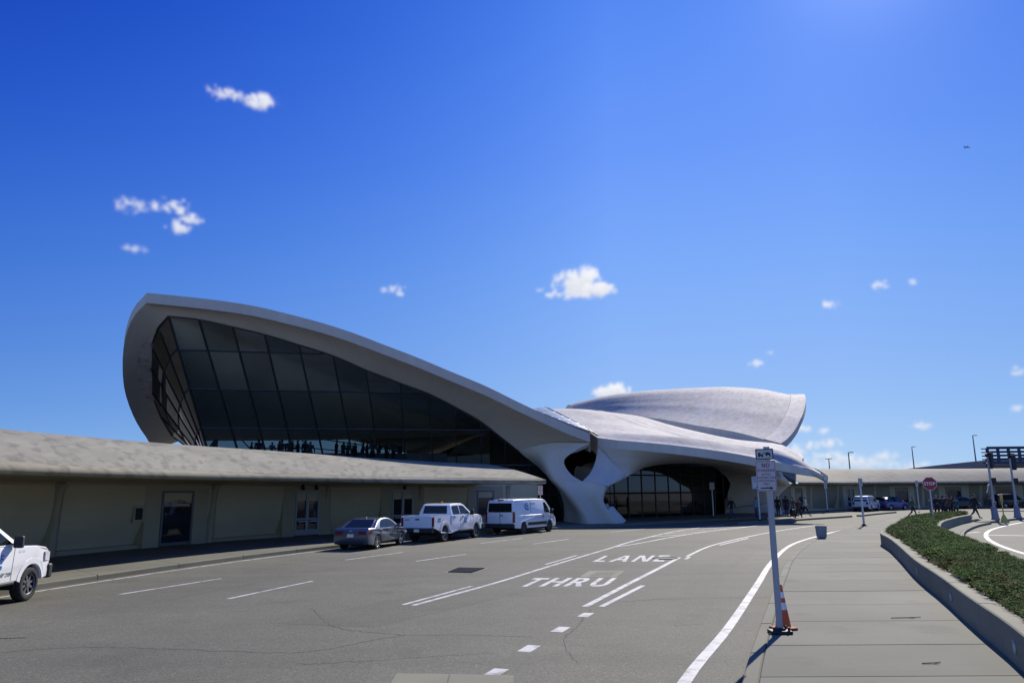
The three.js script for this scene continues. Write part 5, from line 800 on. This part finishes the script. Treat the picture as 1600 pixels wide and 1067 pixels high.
// drain grate and concrete pads let into the road
{
  const d = thing('drain_grate', 'black iron drain grate in a concrete frame in the road', 'drain grate');
  const q = [[-2.2, -24.25], [-1.9, -26.0], [-0.8, -25.7], [-1.25, -23.95]], lerpP = (a, b, t) => [lerp(a[0], b[0], t), lerp(a[1], b[1], t)], inn = q.map((p) => lerpP(p, [-1.54, -25.0], 0.2));
  part('concrete_frame', slab(q, null, 0.003), M.kerb, d); part('grate_pit', slab(inn, null, 0.0065), M.black, d);
  for (let i = 0; i < 14; i++) { const a = lerpP(inn[0], inn[1], (i + 0.3) / 14), b = lerpP(inn[3], inn[2], (i + 0.3) / 14); part('grate_bar', bar(V3(a[0], 0.01, a[1]), V3(b[0], 0.01, b[1]), 0.04, 0.012), std(0.05, 0.05, 0.05, 0.6, 0.3), d); }
  const p2 = thing('utility_cover', 'pale concrete utility cover in the road between the words', 'utility cover');
  part('cover_slab', slab([[1.9, -22.8], [2.35, -24.5], [3.45, -24.4], [2.95, -22.65]], null, 0.0035), M.pad, p2); part('cover_lid', slab([[2.2, -23.0], [2.55, -24.2], [3.2, -24.15], [2.82, -22.92]], null, 0.007), M.kerb, p2);
  part('lift_holes', merge([0, 1, 2, 3].map((i) => { const g = new THREE.CylinderGeometry(0.035, 0.035, 0.004, 8); g.translate(2.5 + i * 0.13, 0.011, -23.55 + i * 0.01); return g; })), M.black, p2);
  const p3 = thing('utility_cover', 'cracked concrete utility pad at the bottom edge of the road', 'utility cover');
  part('cover_slab', slab([[-1.62, -11.0], [-0.9, -10.93], [-0.85, -8.6], [-1.6, -8.7]], null, 0.004), M.pad, p3); part('cover_slab', slab([[-0.88, -10.93], [-0.02, -10.82], [-0.05, -8.6], [-0.83, -8.6]], null, 0.0045), M.pad, p3);
  const rm = thing('manhole_cover', 'small round dark manhole cover beside the word LANE', 'manhole cover', [5.55, 0, -28.7]); part('cover_disc', cyl(0.42, 0.42, 0.008, 0, 0.003, 0, 24), std(0.05, 0.05, 0.05, 0.7, 0.3), rm); part('cover_ring', new THREE.TorusGeometry(0.44, 0.03, 6, 28).rotateX(Math.PI / 2).translate(0, 0.0, 0), M.kerb, rm);
  const st = (x, z, a, l, lab) => { const t = thing('fallen_twig', lab, 'twig', [x, 0.146, z], a); part('stick', merge([rod(V3(-l, 0.008, 0), V3(l * 0.2, 0.012, 0.02), 0.007, 6), rod(V3(l * 0.1, 0.012, 0.02), V3(l, 0.01, -0.03), 0.006, 6), rod(V3(0, 0.01, 0.02), V3(l * 0.4, 0.01, 0.07), 0.004, 5)]), std(0.05, 0.04, 0.03, 0.9), t); };
  st(7.0, -14.2, 0.05, 0.28, 'dark forked twig lying on the pavement, the farther one'); st(5.5, -10.6, 0.1, 0.14, 'short dark twig lying on the pavement, the nearer one');
}

// ---------------------------------------------------------------- traffic signals, marker post
function signal(label, pos, headTurn, headY, crooked) {
  const s = thing('traffic_signal', label, 'traffic signal', pos, 0, 'traffic signals at the crossing');
  part('pole', merge([new THREE.LatheGeometry([[0.11, 0], [0.11, 0.9], [0.085, 2.2], [0.075, headY + 0.25]].map(([a, b]) => new THREE.Vector2(a, b)), 16)]), M.postGrey, s);
  part('pole_base', new THREE.LatheGeometry([[0.3, 0], [0.3, 0.06], [0.25, 0.12], [0.2, 0.75], [0.13, 0.95]].map(([a, b]) => new THREE.Vector2(a, b)), 8), std(0.2, 0.2, 0.24, 0.6, 0.2), s);
  const h = sub('signal_head', s), list = []; list.push(rbox(0.36, 1.1, 0.22, 0.03, 0, 0, 0));
  for (const y of [0.36, 0, -0.36]) { const v = new THREE.CylinderGeometry(0.15, 0.15, 0.24, 14, 1, true); v.rotateX(Math.PI / 2); v.translate(0, y, -0.22); list.push(v); }
  const place = (g) => { g.rotateY(headTurn); g.translate(0.24, headY, 0.02); return g; };
  part('head_case', place(merge(list)), M.black, h); part('back_board', place(rbox(0.54, 1.3, 0.02, 0.008, 0, 0, -0.09)), M.black, h);
  for (const [y, m] of [[0.36, M.tail], [0, M.amber], [-0.36, std(0.02, 0.2, 0.12, 0.3)]]) { const l = new THREE.CylinderGeometry(0.12, 0.12, 0.02, 16); l.rotateX(Math.PI / 2); l.translate(0, y, -0.125); part('lens', place(l), m, h); }
  part('bracket', merge([rod(V3(0, headY - 0.6, 0), V3(0.24, headY - 0.58, 0.02), 0.035)]), M.black, s);
  const p = sub('pedestrian_signal', s); part('signal_case', rbox(0.34, 0.4, 0.22, 0.03, 0.2, 2.85, 0.02), M.black, p); part('signal_visor', rbox(0.3, 0.32, 0.2, 0.02, 0.24, 2.85, -0.16), M.black, p);
  part('push_button', rbox(0.12, 0.24, 0.1, 0.02, 0.06, 1.15, 0.12), std(0.12, 0.12, 0.12, 0.5), s);
  if (crooked) { const a = sub('hanging_sign', s); part('sign_panel', (() => { const g = plateGeo(0.3, 0.75); g.rotateY(1.25); g.rotateZ(-0.32); g.translate(-0.33, 2.3, 0.1); return g; })(), M.galvLight, a); part('sign_arm', rod(V3(-0.36, 2.45, 0.1), V3(0, 2.55, 0), 0.015), M.galv, a); }
  return s;
}
signal('traffic signal pole with a bent sign hanging from its left side', [35.55, 0.14, -57.2], 0.55, 4.35, true);
signal('traffic signal pole at the right edge, without a hanging sign', [39.35, 0.14, -60.5], 0.1, 4.32, false);
{ const y = thing('marker_post', 'yellow flat marker post on a pyramid foot between the signal poles', 'marker post', [34.85, 0.0, -55.1]); const ym = std(0.6, 0.44, 0.09, 0.7); part('foot', new THREE.CylinderGeometry(0.05, 0.36, 0.62, 4).rotateY(0.6).translate(0, 0.31, 0), ym, y); part('stem', rbox(0.07, 1.1, 0.05, 0.01, 0, 1.1, 0), ym, y); part('marker_panel', rbox(0.2, 0.5, 0.05, 0.015, 0, 1.75, 0), std(0.65, 0.4, 0.05, 0.6), y); }

// ---------------------------------------------------------------- behind the far wing: elevated road, lamps, sign gantry
{
  const r = thing('elevated_road', 'grey parapet of an elevated road rising behind the far wing', 'elevated road'), c = std(0.14, 0.145, 0.155, 0.85);
  const A = [[150, -330, 5.2], [128, -270, 6.6], [112, -210, 7.7], [104, -165, 8.1], [100, -130, 8.2], [98, -90, 8.2]], cv = new THREE.CatmullRomCurve3(A.map(([x, z, h]) => V3(x, h, z))), N = 40, rows = [];
  for (let i = 0; i <= N; i++) { const p = cv.getPoint(i / N), d = cv.getTangent(i / N).setY(0).normalize(), n = V3(-d.z, 0, d.x), q = (o, h) => V3(p.x + n.x * o, p.y + h, p.z + n.z * o); rows.push([q(-5, -1.2), q(-5, 0), q(-4.7, 0), q(-4.7, -0.9), q(4.7, -0.9), q(4.7, 0), q(5, 0), q(5, -1.2), q(3, -2.2), q(-3, -2.2), q(-5, -1.2)]); }
  part('deck', toCreasedNormals(sheet(rows), 0.4), c, r);
  for (let i = 3; i < N; i += 4) { const p = cv.getPoint(i / N); part('pier', cyl(0.9, 0.8, p.y - 2, p.x, 0, p.z, 14), c, r); }
}
const lampM = std(0.1, 0.1, 0.11, 0.6, 0.3);
function streetLamp(label, x, z, y0, h, heads) {
  const l = thing('street_lamp', label, 'street lamp', [x, y0, z], 0, 'lamp posts beyond the far wing');
  part('pole', new THREE.CylinderGeometry(0.1, 0.16, h, 10).translate(0, h / 2, 0), lampM, l);
  for (const s of heads) part('lamp_head', merge([rbox(0.8, 0.16, 0.4, 0.05, s * 0.55, h + 0.02, 0), rod(V3(0, h, 0), V3(s * 0.5, h, 0), 0.05)]), lampM, l);
}
streetLamp('double-headed lamp post beyond the far wing, nearest the terminal', 70.3, -170, 0, 9.2, [-0.6, 0.6]); streetLamp('single-headed lamp post beyond the far wing, next to the double-headed one', 66, -150, 0, 9.6, [1]); streetLamp('lamp post where the elevated road begins to rise above the wing', 104.8, -200, 7.4, 5.9, [1]); streetLamp('tallest lamp post, on the elevated road left of the sign gantry', 104.2, -172, 7.8, 6.4, [1]);
{
  const g = thing('sign_gantry', 'dark blue lattice truss of a road sign gantry at the right edge', 'sign gantry'), b = std(0.02, 0.035, 0.075, 0.5, 0.2);
  const x0 = 56.0, x1 = 76, z = -90, rows = [5.35, 5.78, 6.2, 6.62, 7.05];
  for (const y of rows) part('rail', merge([box(x1 - x0, y === 7.05 || y === 5.35 ? 0.3 : 0.25, 0.14, (x0 + x1) / 2, y + (y === 7.05 ? 0.05 : 0), z), box(x1 - x0, 0.12, 0.14, (x0 + x1) / 2, y, z - 1.1)]), b, g);
  for (let x = x0; x <= x1; x += 1.25) part('upright', box(0.34, 1.75, 0.12, x, 6.2, z + 0.02), b, g);
  part('leg', merge([box(0.4, 7, 0.4, 64.6, 3.5, z - 0.6), box(0.4, 7, 0.4, 74, 3.5, z - 0.6)]), b, g);
}
{
  const p = thing('airliner', 'tiny dark airliner high in the sky on the right', 'aeroplane', [2277.6, 1668.9, -3500], 0.12), m = std(0.12, 0.14, 0.18, 0.5);
  const f = new THREE.CapsuleGeometry(2.0, 28, 6, 14); f.rotateZ(Math.PI / 2); part('fuselage', f, m, p);
  const w = (pts3, n) => part(n, slab(pts3, -0.2, 0.2), m, p); w([[2, 1.5], [-4, 1.5], [-8, 16], [-5.5, 16]], 'wing'); w([[2, -1.5], [-5.5, -16], [-8, -16], [-4, -1.5]], 'wing'); w([[-13, 0], [-15, 6], [-16.5, 6], [-16, 0]], 'tailplane'); w([[-13, 0], [-16, 0], [-16.5, -6], [-15, -6]], 'tailplane');
  part('tail_fin', new THREE.ExtrudeGeometry(new THREE.Shape([[-12, 1.5], [-16, 1.5], [-17, 7], [-15, 7]].map(([a, q]) => new THREE.Vector2(a, q))), { depth: 0.4, bevelEnabled: false }), m, p);
  for (const s of [-1, 1]) part('engine', new THREE.CylinderGeometry(1, 0.9, 4, 12).rotateZ(Math.PI / 2).translate(0.5, -1.4, s * 5.5), m, p);
}
// grass on the verge
{
  const r = rng(31), gpos = []; for (let i = 0; i < 7; i++) { const a = r() * 6.28, dx = Math.cos(a), dz = Math.sin(a), h = 0.1 + r() * 0.12; gpos.push(-dz * 0.012, 0, dx * 0.012, dz * 0.012, 0, -dx * 0.012, dx * 0.08, h, dz * 0.08); }
  const g = new THREE.BufferGeometry(); g.setAttribute('position', new THREE.Float32BufferAttribute(gpos, 3)); g.computeVertexNormals();
  const im = new THREE.InstancedMesh(g, std(0.06, 0.1, 0.03, 0.9), 6000), m4 = new THREE.Matrix4(), q = new THREE.Quaternion();
  const A = [[41.6, -62.6], [50, -66.2], [66, -71]], B = [[44.6, -59.5], [52, -62.1], [66, -66.1]];
  for (let i = 0; i < 6000; i++) { const t = r() * 2, k = Math.min(1, Math.floor(t)), f = t - k, w = r(), x = lerp(lerp(A[k][0], A[k + 1][0], f), lerp(B[k][0], B[k + 1][0], f), w), z = lerp(lerp(A[k][1], A[k + 1][1], f), lerp(B[k][1], B[k + 1][1], f), w), s = 1 + r(); q.setFromEuler(new THREE.Euler(0, r() * 6.28, 0)); m4.compose(V3(x, 0.165, z), q, V3(s, s, s)); im.setMatrixAt(i, m4); }
  im.name = 'grass'; shade(im); im.userData = { label: 'short grass on the verge beyond the signal poles', category: 'grass', kind: 'stuff' }; scene.add(im);
}

// ---------------------------------------------------------------- people: one continuous body meshed from joints, with hands and faces
const POSES = {
  stand: { hipL: [0.1, 0.92, 0], hipR: [-0.1, 0.92, 0], knL: [0.085, 0.5, 0.02], knR: [-0.085, 0.5, 0.02], anL: [0.08, 0.09, -0.02], anR: [-0.08, 0.09, -0.02], shL: [0.19, 1.42, 0], shR: [-0.19, 1.42, 0], elL: [0.23, 1.13, -0.02], elR: [-0.23, 1.13, -0.02], wrL: [0.215, 0.88, 0.06], wrR: [-0.215, 0.88, 0.06], lean: 0 },
  phone: { hipL: [0.1, 0.92, 0], hipR: [-0.1, 0.92, 0], knL: [0.12, 0.5, 0.03], knR: [-0.1, 0.5, 0.0], anL: [0.14, 0.09, 0.02], anR: [-0.11, 0.09, -0.04], shL: [0.19, 1.42, 0.01], shR: [-0.19, 1.43, 0.01], elL: [0.27, 1.15, 0.08], elR: [-0.29, 1.24, 0.18], wrL: [0.16, 1.2, 0.31], wrR: [-0.1, 1.44, 0.34], lean: 0 },
  walk: { hipL: [0.09, 0.9, 0], hipR: [-0.09, 0.9, 0], knL: [0.1, 0.52, 0.2], knR: [-0.1, 0.48, -0.12], anL: [0.1, 0.1, 0.34], anR: [-0.1, 0.16, -0.44], shL: [0.19, 1.41, 0.02], shR: [-0.19, 1.41, 0.02], elL: [0.27, 1.14, -0.12], elR: [-0.27, 1.14, 0.12], wrL: [0.27, 0.92, -0.18], wrR: [-0.24, 0.98, 0.3], lean: 0.03 },
  arms: { hipL: [0.1, 0.92, 0], hipR: [-0.1, 0.92, 0], knL: [0.11, 0.5, 0.02], knR: [-0.13, 0.5, 0.03], anL: [0.11, 0.09, -0.02], anR: [-0.16, 0.09, 0.02], shL: [0.19, 1.42, 0], shR: [-0.19, 1.42, 0], elL: [0.25, 1.15, 0.04], elR: [-0.25, 1.15, 0.04], wrL: [0.02, 1.14, 0.21], wrR: [-0.04, 1.17, 0.2], lean: 0 },
};
const bodyCache = {};
function bodyOf(poseName, coat) {
  const key = poseName + (coat ? 'c' : ''); if (bodyCache[key]) return bodyCache[key];
  const P = POSES[poseName], v = (a) => V3(...a), chest = V3(0, 1.3, 0.01 + P.lean), neck = V3(0, 1.48, 0.01 + P.lean), head = V3(0, 1.63, 0.045 + P.lean), pel = V3(0, 0.95, 0);
  const toe = (a, up) => V3(a[0] * 1.12, Math.max(0.035, a[1] - 0.06 - up), a[2] + 0.17), B = [];
  const bone = (a, b, r0, r1, c) => B.push([a, b, r0, r1, c]);
  bone(pel, V3(0, 1.12, 0), 0.135, 0.125, 'top'); bone(V3(0, 1.12, 0), chest, 0.125, 0.145, 'top'); bone(v(P.shL), v(P.shR), 0.085, 0.085, 'top'); bone(chest, V3(0, 1.42, 0.01 + P.lean), 0.14, 0.09, 'top'); bone(V3(0, 1.42, 0.01 + P.lean), neck, 0.06, 0.055, 'skin'); bone(neck, head, 0.055, 0.07, 'skin');
  bone(V3(0, 1.6, 0.05 + P.lean), V3(0, 1.66, 0.03 + P.lean), 0.078, 0.092, 'head');
  for (const s of ['L', 'R']) { bone(v(P['sh' + s]), v(P['el' + s]), 0.066, 0.05, 'top'); bone(v(P['el' + s]), v(P['wr' + s]), 0.05, 0.034, 'top'); bone(v(P['hip' + s]), v(P['kn' + s]), coat ? 0.115 : 0.1, 0.066, coat ? 'coat' : 'legs'); bone(v(P['kn' + s]), v(P['an' + s]), 0.066, 0.042, 'legs'); bone(v(P['an' + s]), toe(P['an' + s], 0), 0.046, 0.036, 'shoe'); bone(pel, v(P['hip' + s]), 0.12, 0.1, 'legs'); }
  const res = 92, mc = new MarchingCubes(res, new THREE.MeshBasicMaterial(), false, false, 60000), cell = 2 / res;
  const capsule = (x, y, z, [a, b, r0, r1]) => { const bx = b.x - a.x, by = b.y - a.y, bz = b.z - a.z, px = x - a.x, py = y - a.y, pz = z - a.z, t = clamp((px * bx + py * by + pz * bz) / (bx * bx + by * by + bz * bz || 1), 0, 1), dx = px - bx * t, dy = py - by * t, dz = (pz - bz * t); return Math.sqrt(dx * dx + dy * dy + dz * dz * 1.25) - (r0 + (r1 - r0) * t); };
  const boxes = B.map(([a, b, r0, r1]) => [Math.min(a.x, b.x) - 0.25, Math.max(a.x, b.x) + 0.25, Math.min(a.y, b.y) - 0.25, Math.max(a.y, b.y) + 0.25, Math.min(a.z, b.z) - 0.25, Math.max(a.z, b.z) + 0.25]);
  for (let k = 0; k < res; k++) for (let j = 0; j < res; j++) for (let i = 0; i < res; i++) {
    const x = (i - res / 2) * cell, y = (j - res / 2) * cell + 0.92, z = (k - res / 2) * cell; let d = 0.2, any = false;
    if (Math.abs(x) < 0.5 && Math.abs(z) < 0.65) for (let n = 0; n < B.length; n++) { const q = boxes[n]; if (x < q[0] || x > q[1] || y < q[2] || y > q[3] || z < q[4] || z > q[5]) continue; const e = capsule(x, y, z, B[n]), h = Math.max(0.035 - Math.abs(d - e), 0) / 0.035; d = Math.min(d, e) - h * h * 0.035 / 4; }
    mc.field[i + j * res + k * res * res] = -d;
  }
  mc.isolation = 0; mc.update();
  const n = mc.count, pos = new Float32Array(n * 3), nor = new Float32Array(n * 3), cls = [];
  for (let i = 0; i < n; i++) {
    const x = mc.positionArray[i * 3], y = mc.positionArray[i * 3 + 1] + 0.92, z = mc.positionArray[i * 3 + 2]; pos.set([x, y, z], i * 3); nor.set([mc.normalArray[i * 3], mc.normalArray[i * 3 + 1], mc.normalArray[i * 3 + 2]], i * 3);
    let best = 9, c = 'top'; for (const b of B) { const e = capsule(x, y, z, b); if (e < best) { best = e; c = b[4]; } }
    if (c === 'legs' && y > (coat ? 0.82 : 0.9)) c = 'top'; if (c === 'head') c = (y > 1.665 || z < 0.02 + P.lean) ? 'hair' : 'skin'; if (c === 'coat') c = y > 0.62 ? 'top' : 'legs'; cls.push(c);
  }
  const extra = [], add = (g, c) => { const q = g.index ? g.toNonIndexed() : g; extra.push([q, c]); };
  for (const s of ['L', 'R']) {                       // hands: palm, four fingers, thumb
    const w = v(P['wr' + s]), d = w.clone().sub(v(P['el' + s])).normalize(), side = V3(s === 'L' ? -1 : 1, 0, 0.2).normalize(), across2 = V3().crossVectors(d, side).normalize(), palm = w.clone().addScaledVector(d, 0.05);
    add(new THREE.SphereGeometry(0.042, 8, 6).scale(0.75, 1, 1).translate(palm.x, palm.y, palm.z), 'skin');
    for (let f = 0; f < 4; f++) { const o = (f - 1.5) * 0.019, a = palm.clone().addScaledVector(across2, o).addScaledVector(d, 0.025), l = [0.034, 0.04, 0.037, 0.028][f], m = a.clone().addScaledVector(d, l), e = m.clone().addScaledVector(d, l * 0.7).addScaledVector(side, l * 0.6); add(rod(a, m, 0.0095, 5), 'skin'); add(rod(m, e, 0.0085, 5), 'skin'); }
    const ta = palm.clone().addScaledVector(across2, 0.03).addScaledVector(d, -0.01), tb = ta.clone().addScaledVector(across2, 0.025).addScaledVector(d, 0.035).addScaledVector(side, 0.012); add(rod(ta, tb, 0.01, 5), 'skin');
  }
  const hz = 0.045 + P.lean; add(new THREE.ConeGeometry(0.014, 0.045, 5).rotateX(-0.35).translate(0, 1.618, hz + 0.092), 'skin'); add(new THREE.BoxGeometry(0.05, 0.008, 0.01).translate(0, 1.575, hz + 0.08), 'lip');
  for (const s of [-1, 1]) { add(new THREE.SphereGeometry(0.011, 6, 5).translate(s * 0.032, 1.64, hz + 0.075), 'eye'); add(new THREE.SphereGeometry(0.024, 6, 5).scale(0.5, 1.2, 0.8).translate(s * 0.088, 1.625, hz - 0.01), 'skin'); }
  let tot = n; for (const [g] of extra) tot += g.attributes.position.count;
  const p2 = new Float32Array(tot * 3), n2 = new Float32Array(tot * 3); p2.set(pos); n2.set(nor); let o = n;
  for (const [g, c] of extra) { p2.set(g.attributes.position.array, o * 3); n2.set(g.attributes.normal.array, o * 3); for (let i = 0; i < g.attributes.position.count; i++) cls.push(c); o += g.attributes.position.count; }
  return (bodyCache[key] = { p: new THREE.BufferAttribute(p2, 3), n: new THREE.BufferAttribute(n2, 3), cls });
}
const personMat = new THREE.MeshStandardMaterial({ vertexColors: true, roughness: 0.85, side: THREE.DoubleSide }), geoCache = {};
function person(label, pose, pos, turn, h, c, group, coat) {
  const key = pose + coat + JSON.stringify(c); let g = geoCache[key];
  if (!g) { const b = bodyOf(pose, coat), col = new Float32Array(b.cls.length * 3), pal = { skin: c.skin ?? [0.35, 0.2, 0.13], hair: c.hair ?? [0.02, 0.015, 0.012], top: c.top, legs: c.legs, shoe: c.shoe ?? [0.02, 0.02, 0.022], lip: [0.25, 0.08, 0.07], eye: [0.03, 0.025, 0.02] }; b.cls.forEach((k, i) => col.set(pal[k], i * 3)); g = new THREE.BufferGeometry(); g.setAttribute('position', b.p); g.setAttribute('normal', b.n); g.setAttribute('color', new THREE.BufferAttribute(col, 3)); geoCache[key] = g; }
  const m = shade(new THREE.Mesh(g, personMat)); m.name = numbered('person'); m.position.set(...pos); m.rotation.y = turn; m.scale.setScalar(h / 1.75); m.userData = { label, category: 'person' }; if (group) m.userData.group = group; scene.add(m); return m;
}
const K = { black: [0.012, 0.012, 0.014], navy: [0.015, 0.02, 0.05], denim: [0.04, 0.06, 0.13], grey: [0.1, 0.1, 0.105], teal: [0.02, 0.09, 0.1], tan: [0.22, 0.16, 0.1], white: [0.5, 0.5, 0.5], olive: [0.08, 0.085, 0.045], brown: [0.07, 0.04, 0.025], lblue: [0.2, 0.28, 0.4], red: [0.2, 0.03, 0.03] };
// under the front vault
person('person in dark clothes walking left before the middle of the entrance glass', 'walk', [17.6, 0.15, -75.4], -1.3, 1.72, { top: K.black, legs: K.black });
person('person in black standing beside the entrance doors, left of the walkers', 'stand', [11.5, 0.15, -70.0], 0.2, 1.78, { top: K.black, legs: K.navy });
person('person in dark jacket and jeans walking left, right of the entrance', 'walk', [17.9, 0.15, -63.4], -1.2, 1.74, { top: K.black, legs: K.denim });
person('person in a pale shirt standing behind the arrow sign post', 'stand', [20.7, 0.15, -66.0], 0.6, 1.72, { top: K.lblue, legs: K.denim });
person('person in black standing at the right buttress behind the tall post', 'stand', [23.6, 0.15, -69.0], -0.4, 1.75, { top: K.black, legs: K.black });
// a group crossing the island
const g1 = 'people with luggage by the right buttress';
person('person in black at the left of the luggage group, facing away', 'stand', [23.5, 0.15, -66.6], 2.6, 1.78, { top: K.navy, legs: K.denim }, g1, true);
person('person with a pale bag strap in the middle of the luggage group', 'arms', [24.2, 0.15, -66.9], 0.4, 1.7, { top: K.grey, legs: K.denim, hair: K.brown }, g1);
person('person in brown stepping off the island in front of the luggage group', 'walk', [24.0, 0.0, -65.2], 0.2, 1.72, { top: K.brown, legs: K.black }, g1);
person('person in a white top walking at the right of the luggage group', 'walk', [25.6, 0.15, -67.9], 1.1, 1.74, { top: K.white, legs: K.black, hair: K.tan }, g1);
person('person in black waiting alone in the doorway of the far wing', 'stand', [33.4, 0.15, -87.3], 0.1, 1.85, { top: K.black, legs: K.black }, undefined, true);
{ const c = thing('suitcase', 'dark wheeled suitcase among the luggage group', 'suitcase', [23.8, 0.15, -66.0], 0.4); part('case', rbox(0.42, 0.6, 0.26, 0.05, 0, 0.37, 0), M.black, c); part('handle', merge([rod(V3(-0.12, 0.66, -0.08), V3(-0.12, 1.0, -0.08), 0.01), rod(V3(0.12, 0.66, -0.08), V3(0.12, 1.0, -0.08), 0.01), rod(V3(-0.12, 1.0, -0.08), V3(0.12, 1.0, -0.08), 0.014)]), M.galv, c); for (const x of [-0.16, 0.16]) part('wheel', new THREE.CylinderGeometry(0.035, 0.035, 0.03, 10).rotateZ(Math.PI / 2).translate(x, 0.035, -0.1), M.rubber, c); }
// by the crossing
person('person in an olive jacket striding right at the far end of the pavement', 'walk', [32.2, 0.14, -62.4], 1.35, 1.66, { top: K.olive, legs: K.black });
const g2 = 'people waiting behind the juniper';
const waiting = [[1445, 'stand', K.grey, K.denim, 1.66, 0.4, 'person in a grey coat at the left of the waiting group'], [1454, 'arms', K.black, K.black, 1.78, -0.3, 'person in black with pale hair second from the left of the waiting group'], [1464, 'stand', K.navy, K.black, 1.76, 2.4, 'person in a navy jacket in the middle of the waiting group'], [1471, 'phone', K.brown, K.black, 1.8, -0.9, 'tall person in brown holding something up in the waiting group'], [1477, 'stand', K.black, K.denim, 1.7, 1.2, 'person in a black coat at the right of the waiting group']];
waiting.forEach(([px, pose, top, legs, h, turn, lab], i) => { const z = -59.3 - (i % 3) * 0.8; person(lab, pose, [(px - 800) / 1180 * -z * 0.985 + 0.1, 0.14, z], turn, h, { top, legs, hair: i === 1 ? K.tan : undefined }, g2, i % 2 === 0); });
person('person in a teal jacket crouching over a bag, apart from the waiting group', 'arms', [34.5, 0.14, -60.3], -0.7, 1.58, { top: K.teal, legs: K.black });
person('person in a black coat striding to the right past the end of the planter', 'walk', [35.4, 0.14, -59.4], 1.5, 1.86, { top: K.black, legs: K.black, hair: K.brown }, undefined, true);
person('person in dark clothes standing behind the left signal pole', 'stand', [38.6, 0.14, -62.4], 0.3, 1.7, { top: K.navy, legs: K.black });
// visitors on the gallery behind the glass
{
  const spots = [[-19, -55], [-18.5, -55.1], [-17.6, -55.3], [-17.2, -55.9], [-16.9, -55.4], [-16.5, -55.9], [-16.2, -55.5], [-15.8, -55.7], [-15.4, -56.2], [-14.9, -55.8], [-13.1, -56.2], [-12.7, -56.7], [-12.3, -56.4], [-11.8, -56.5], [-11.3, -57], [-10.9, -56.6], [-10.5, -56.7], [-10.1, -57.3], [-9.5, -56.9], [-9, -57.1], [-8.6, -57.6]];
  const tops = [K.black, K.navy, K.grey, K.black, K.brown, K.teal, K.black], poses = ['stand', 'arms', 'phone', 'stand', 'walk'], r = rng(12);
  const ord = ['first', 'second', 'third', 'fourth', 'fifth', 'sixth', 'seventh', 'eighth', 'ninth', 'tenth', 'eleventh'];
  spots.forEach(([x, z], i) => person(ord[i < 10 ? i : i - 10] + ' dark figure from the left in the ' + (i < 10 ? 'left' : 'right') + ' crowd behind the gallery glass', poses[i % 5], [x, 4.6, z - 0.15], r() * 6.28, 1.6 + 0.24 * r(), { top: tops[i % 7], legs: K.black }, 'visitors behind the gallery glass'));
}

renderer.render(scene, camera);
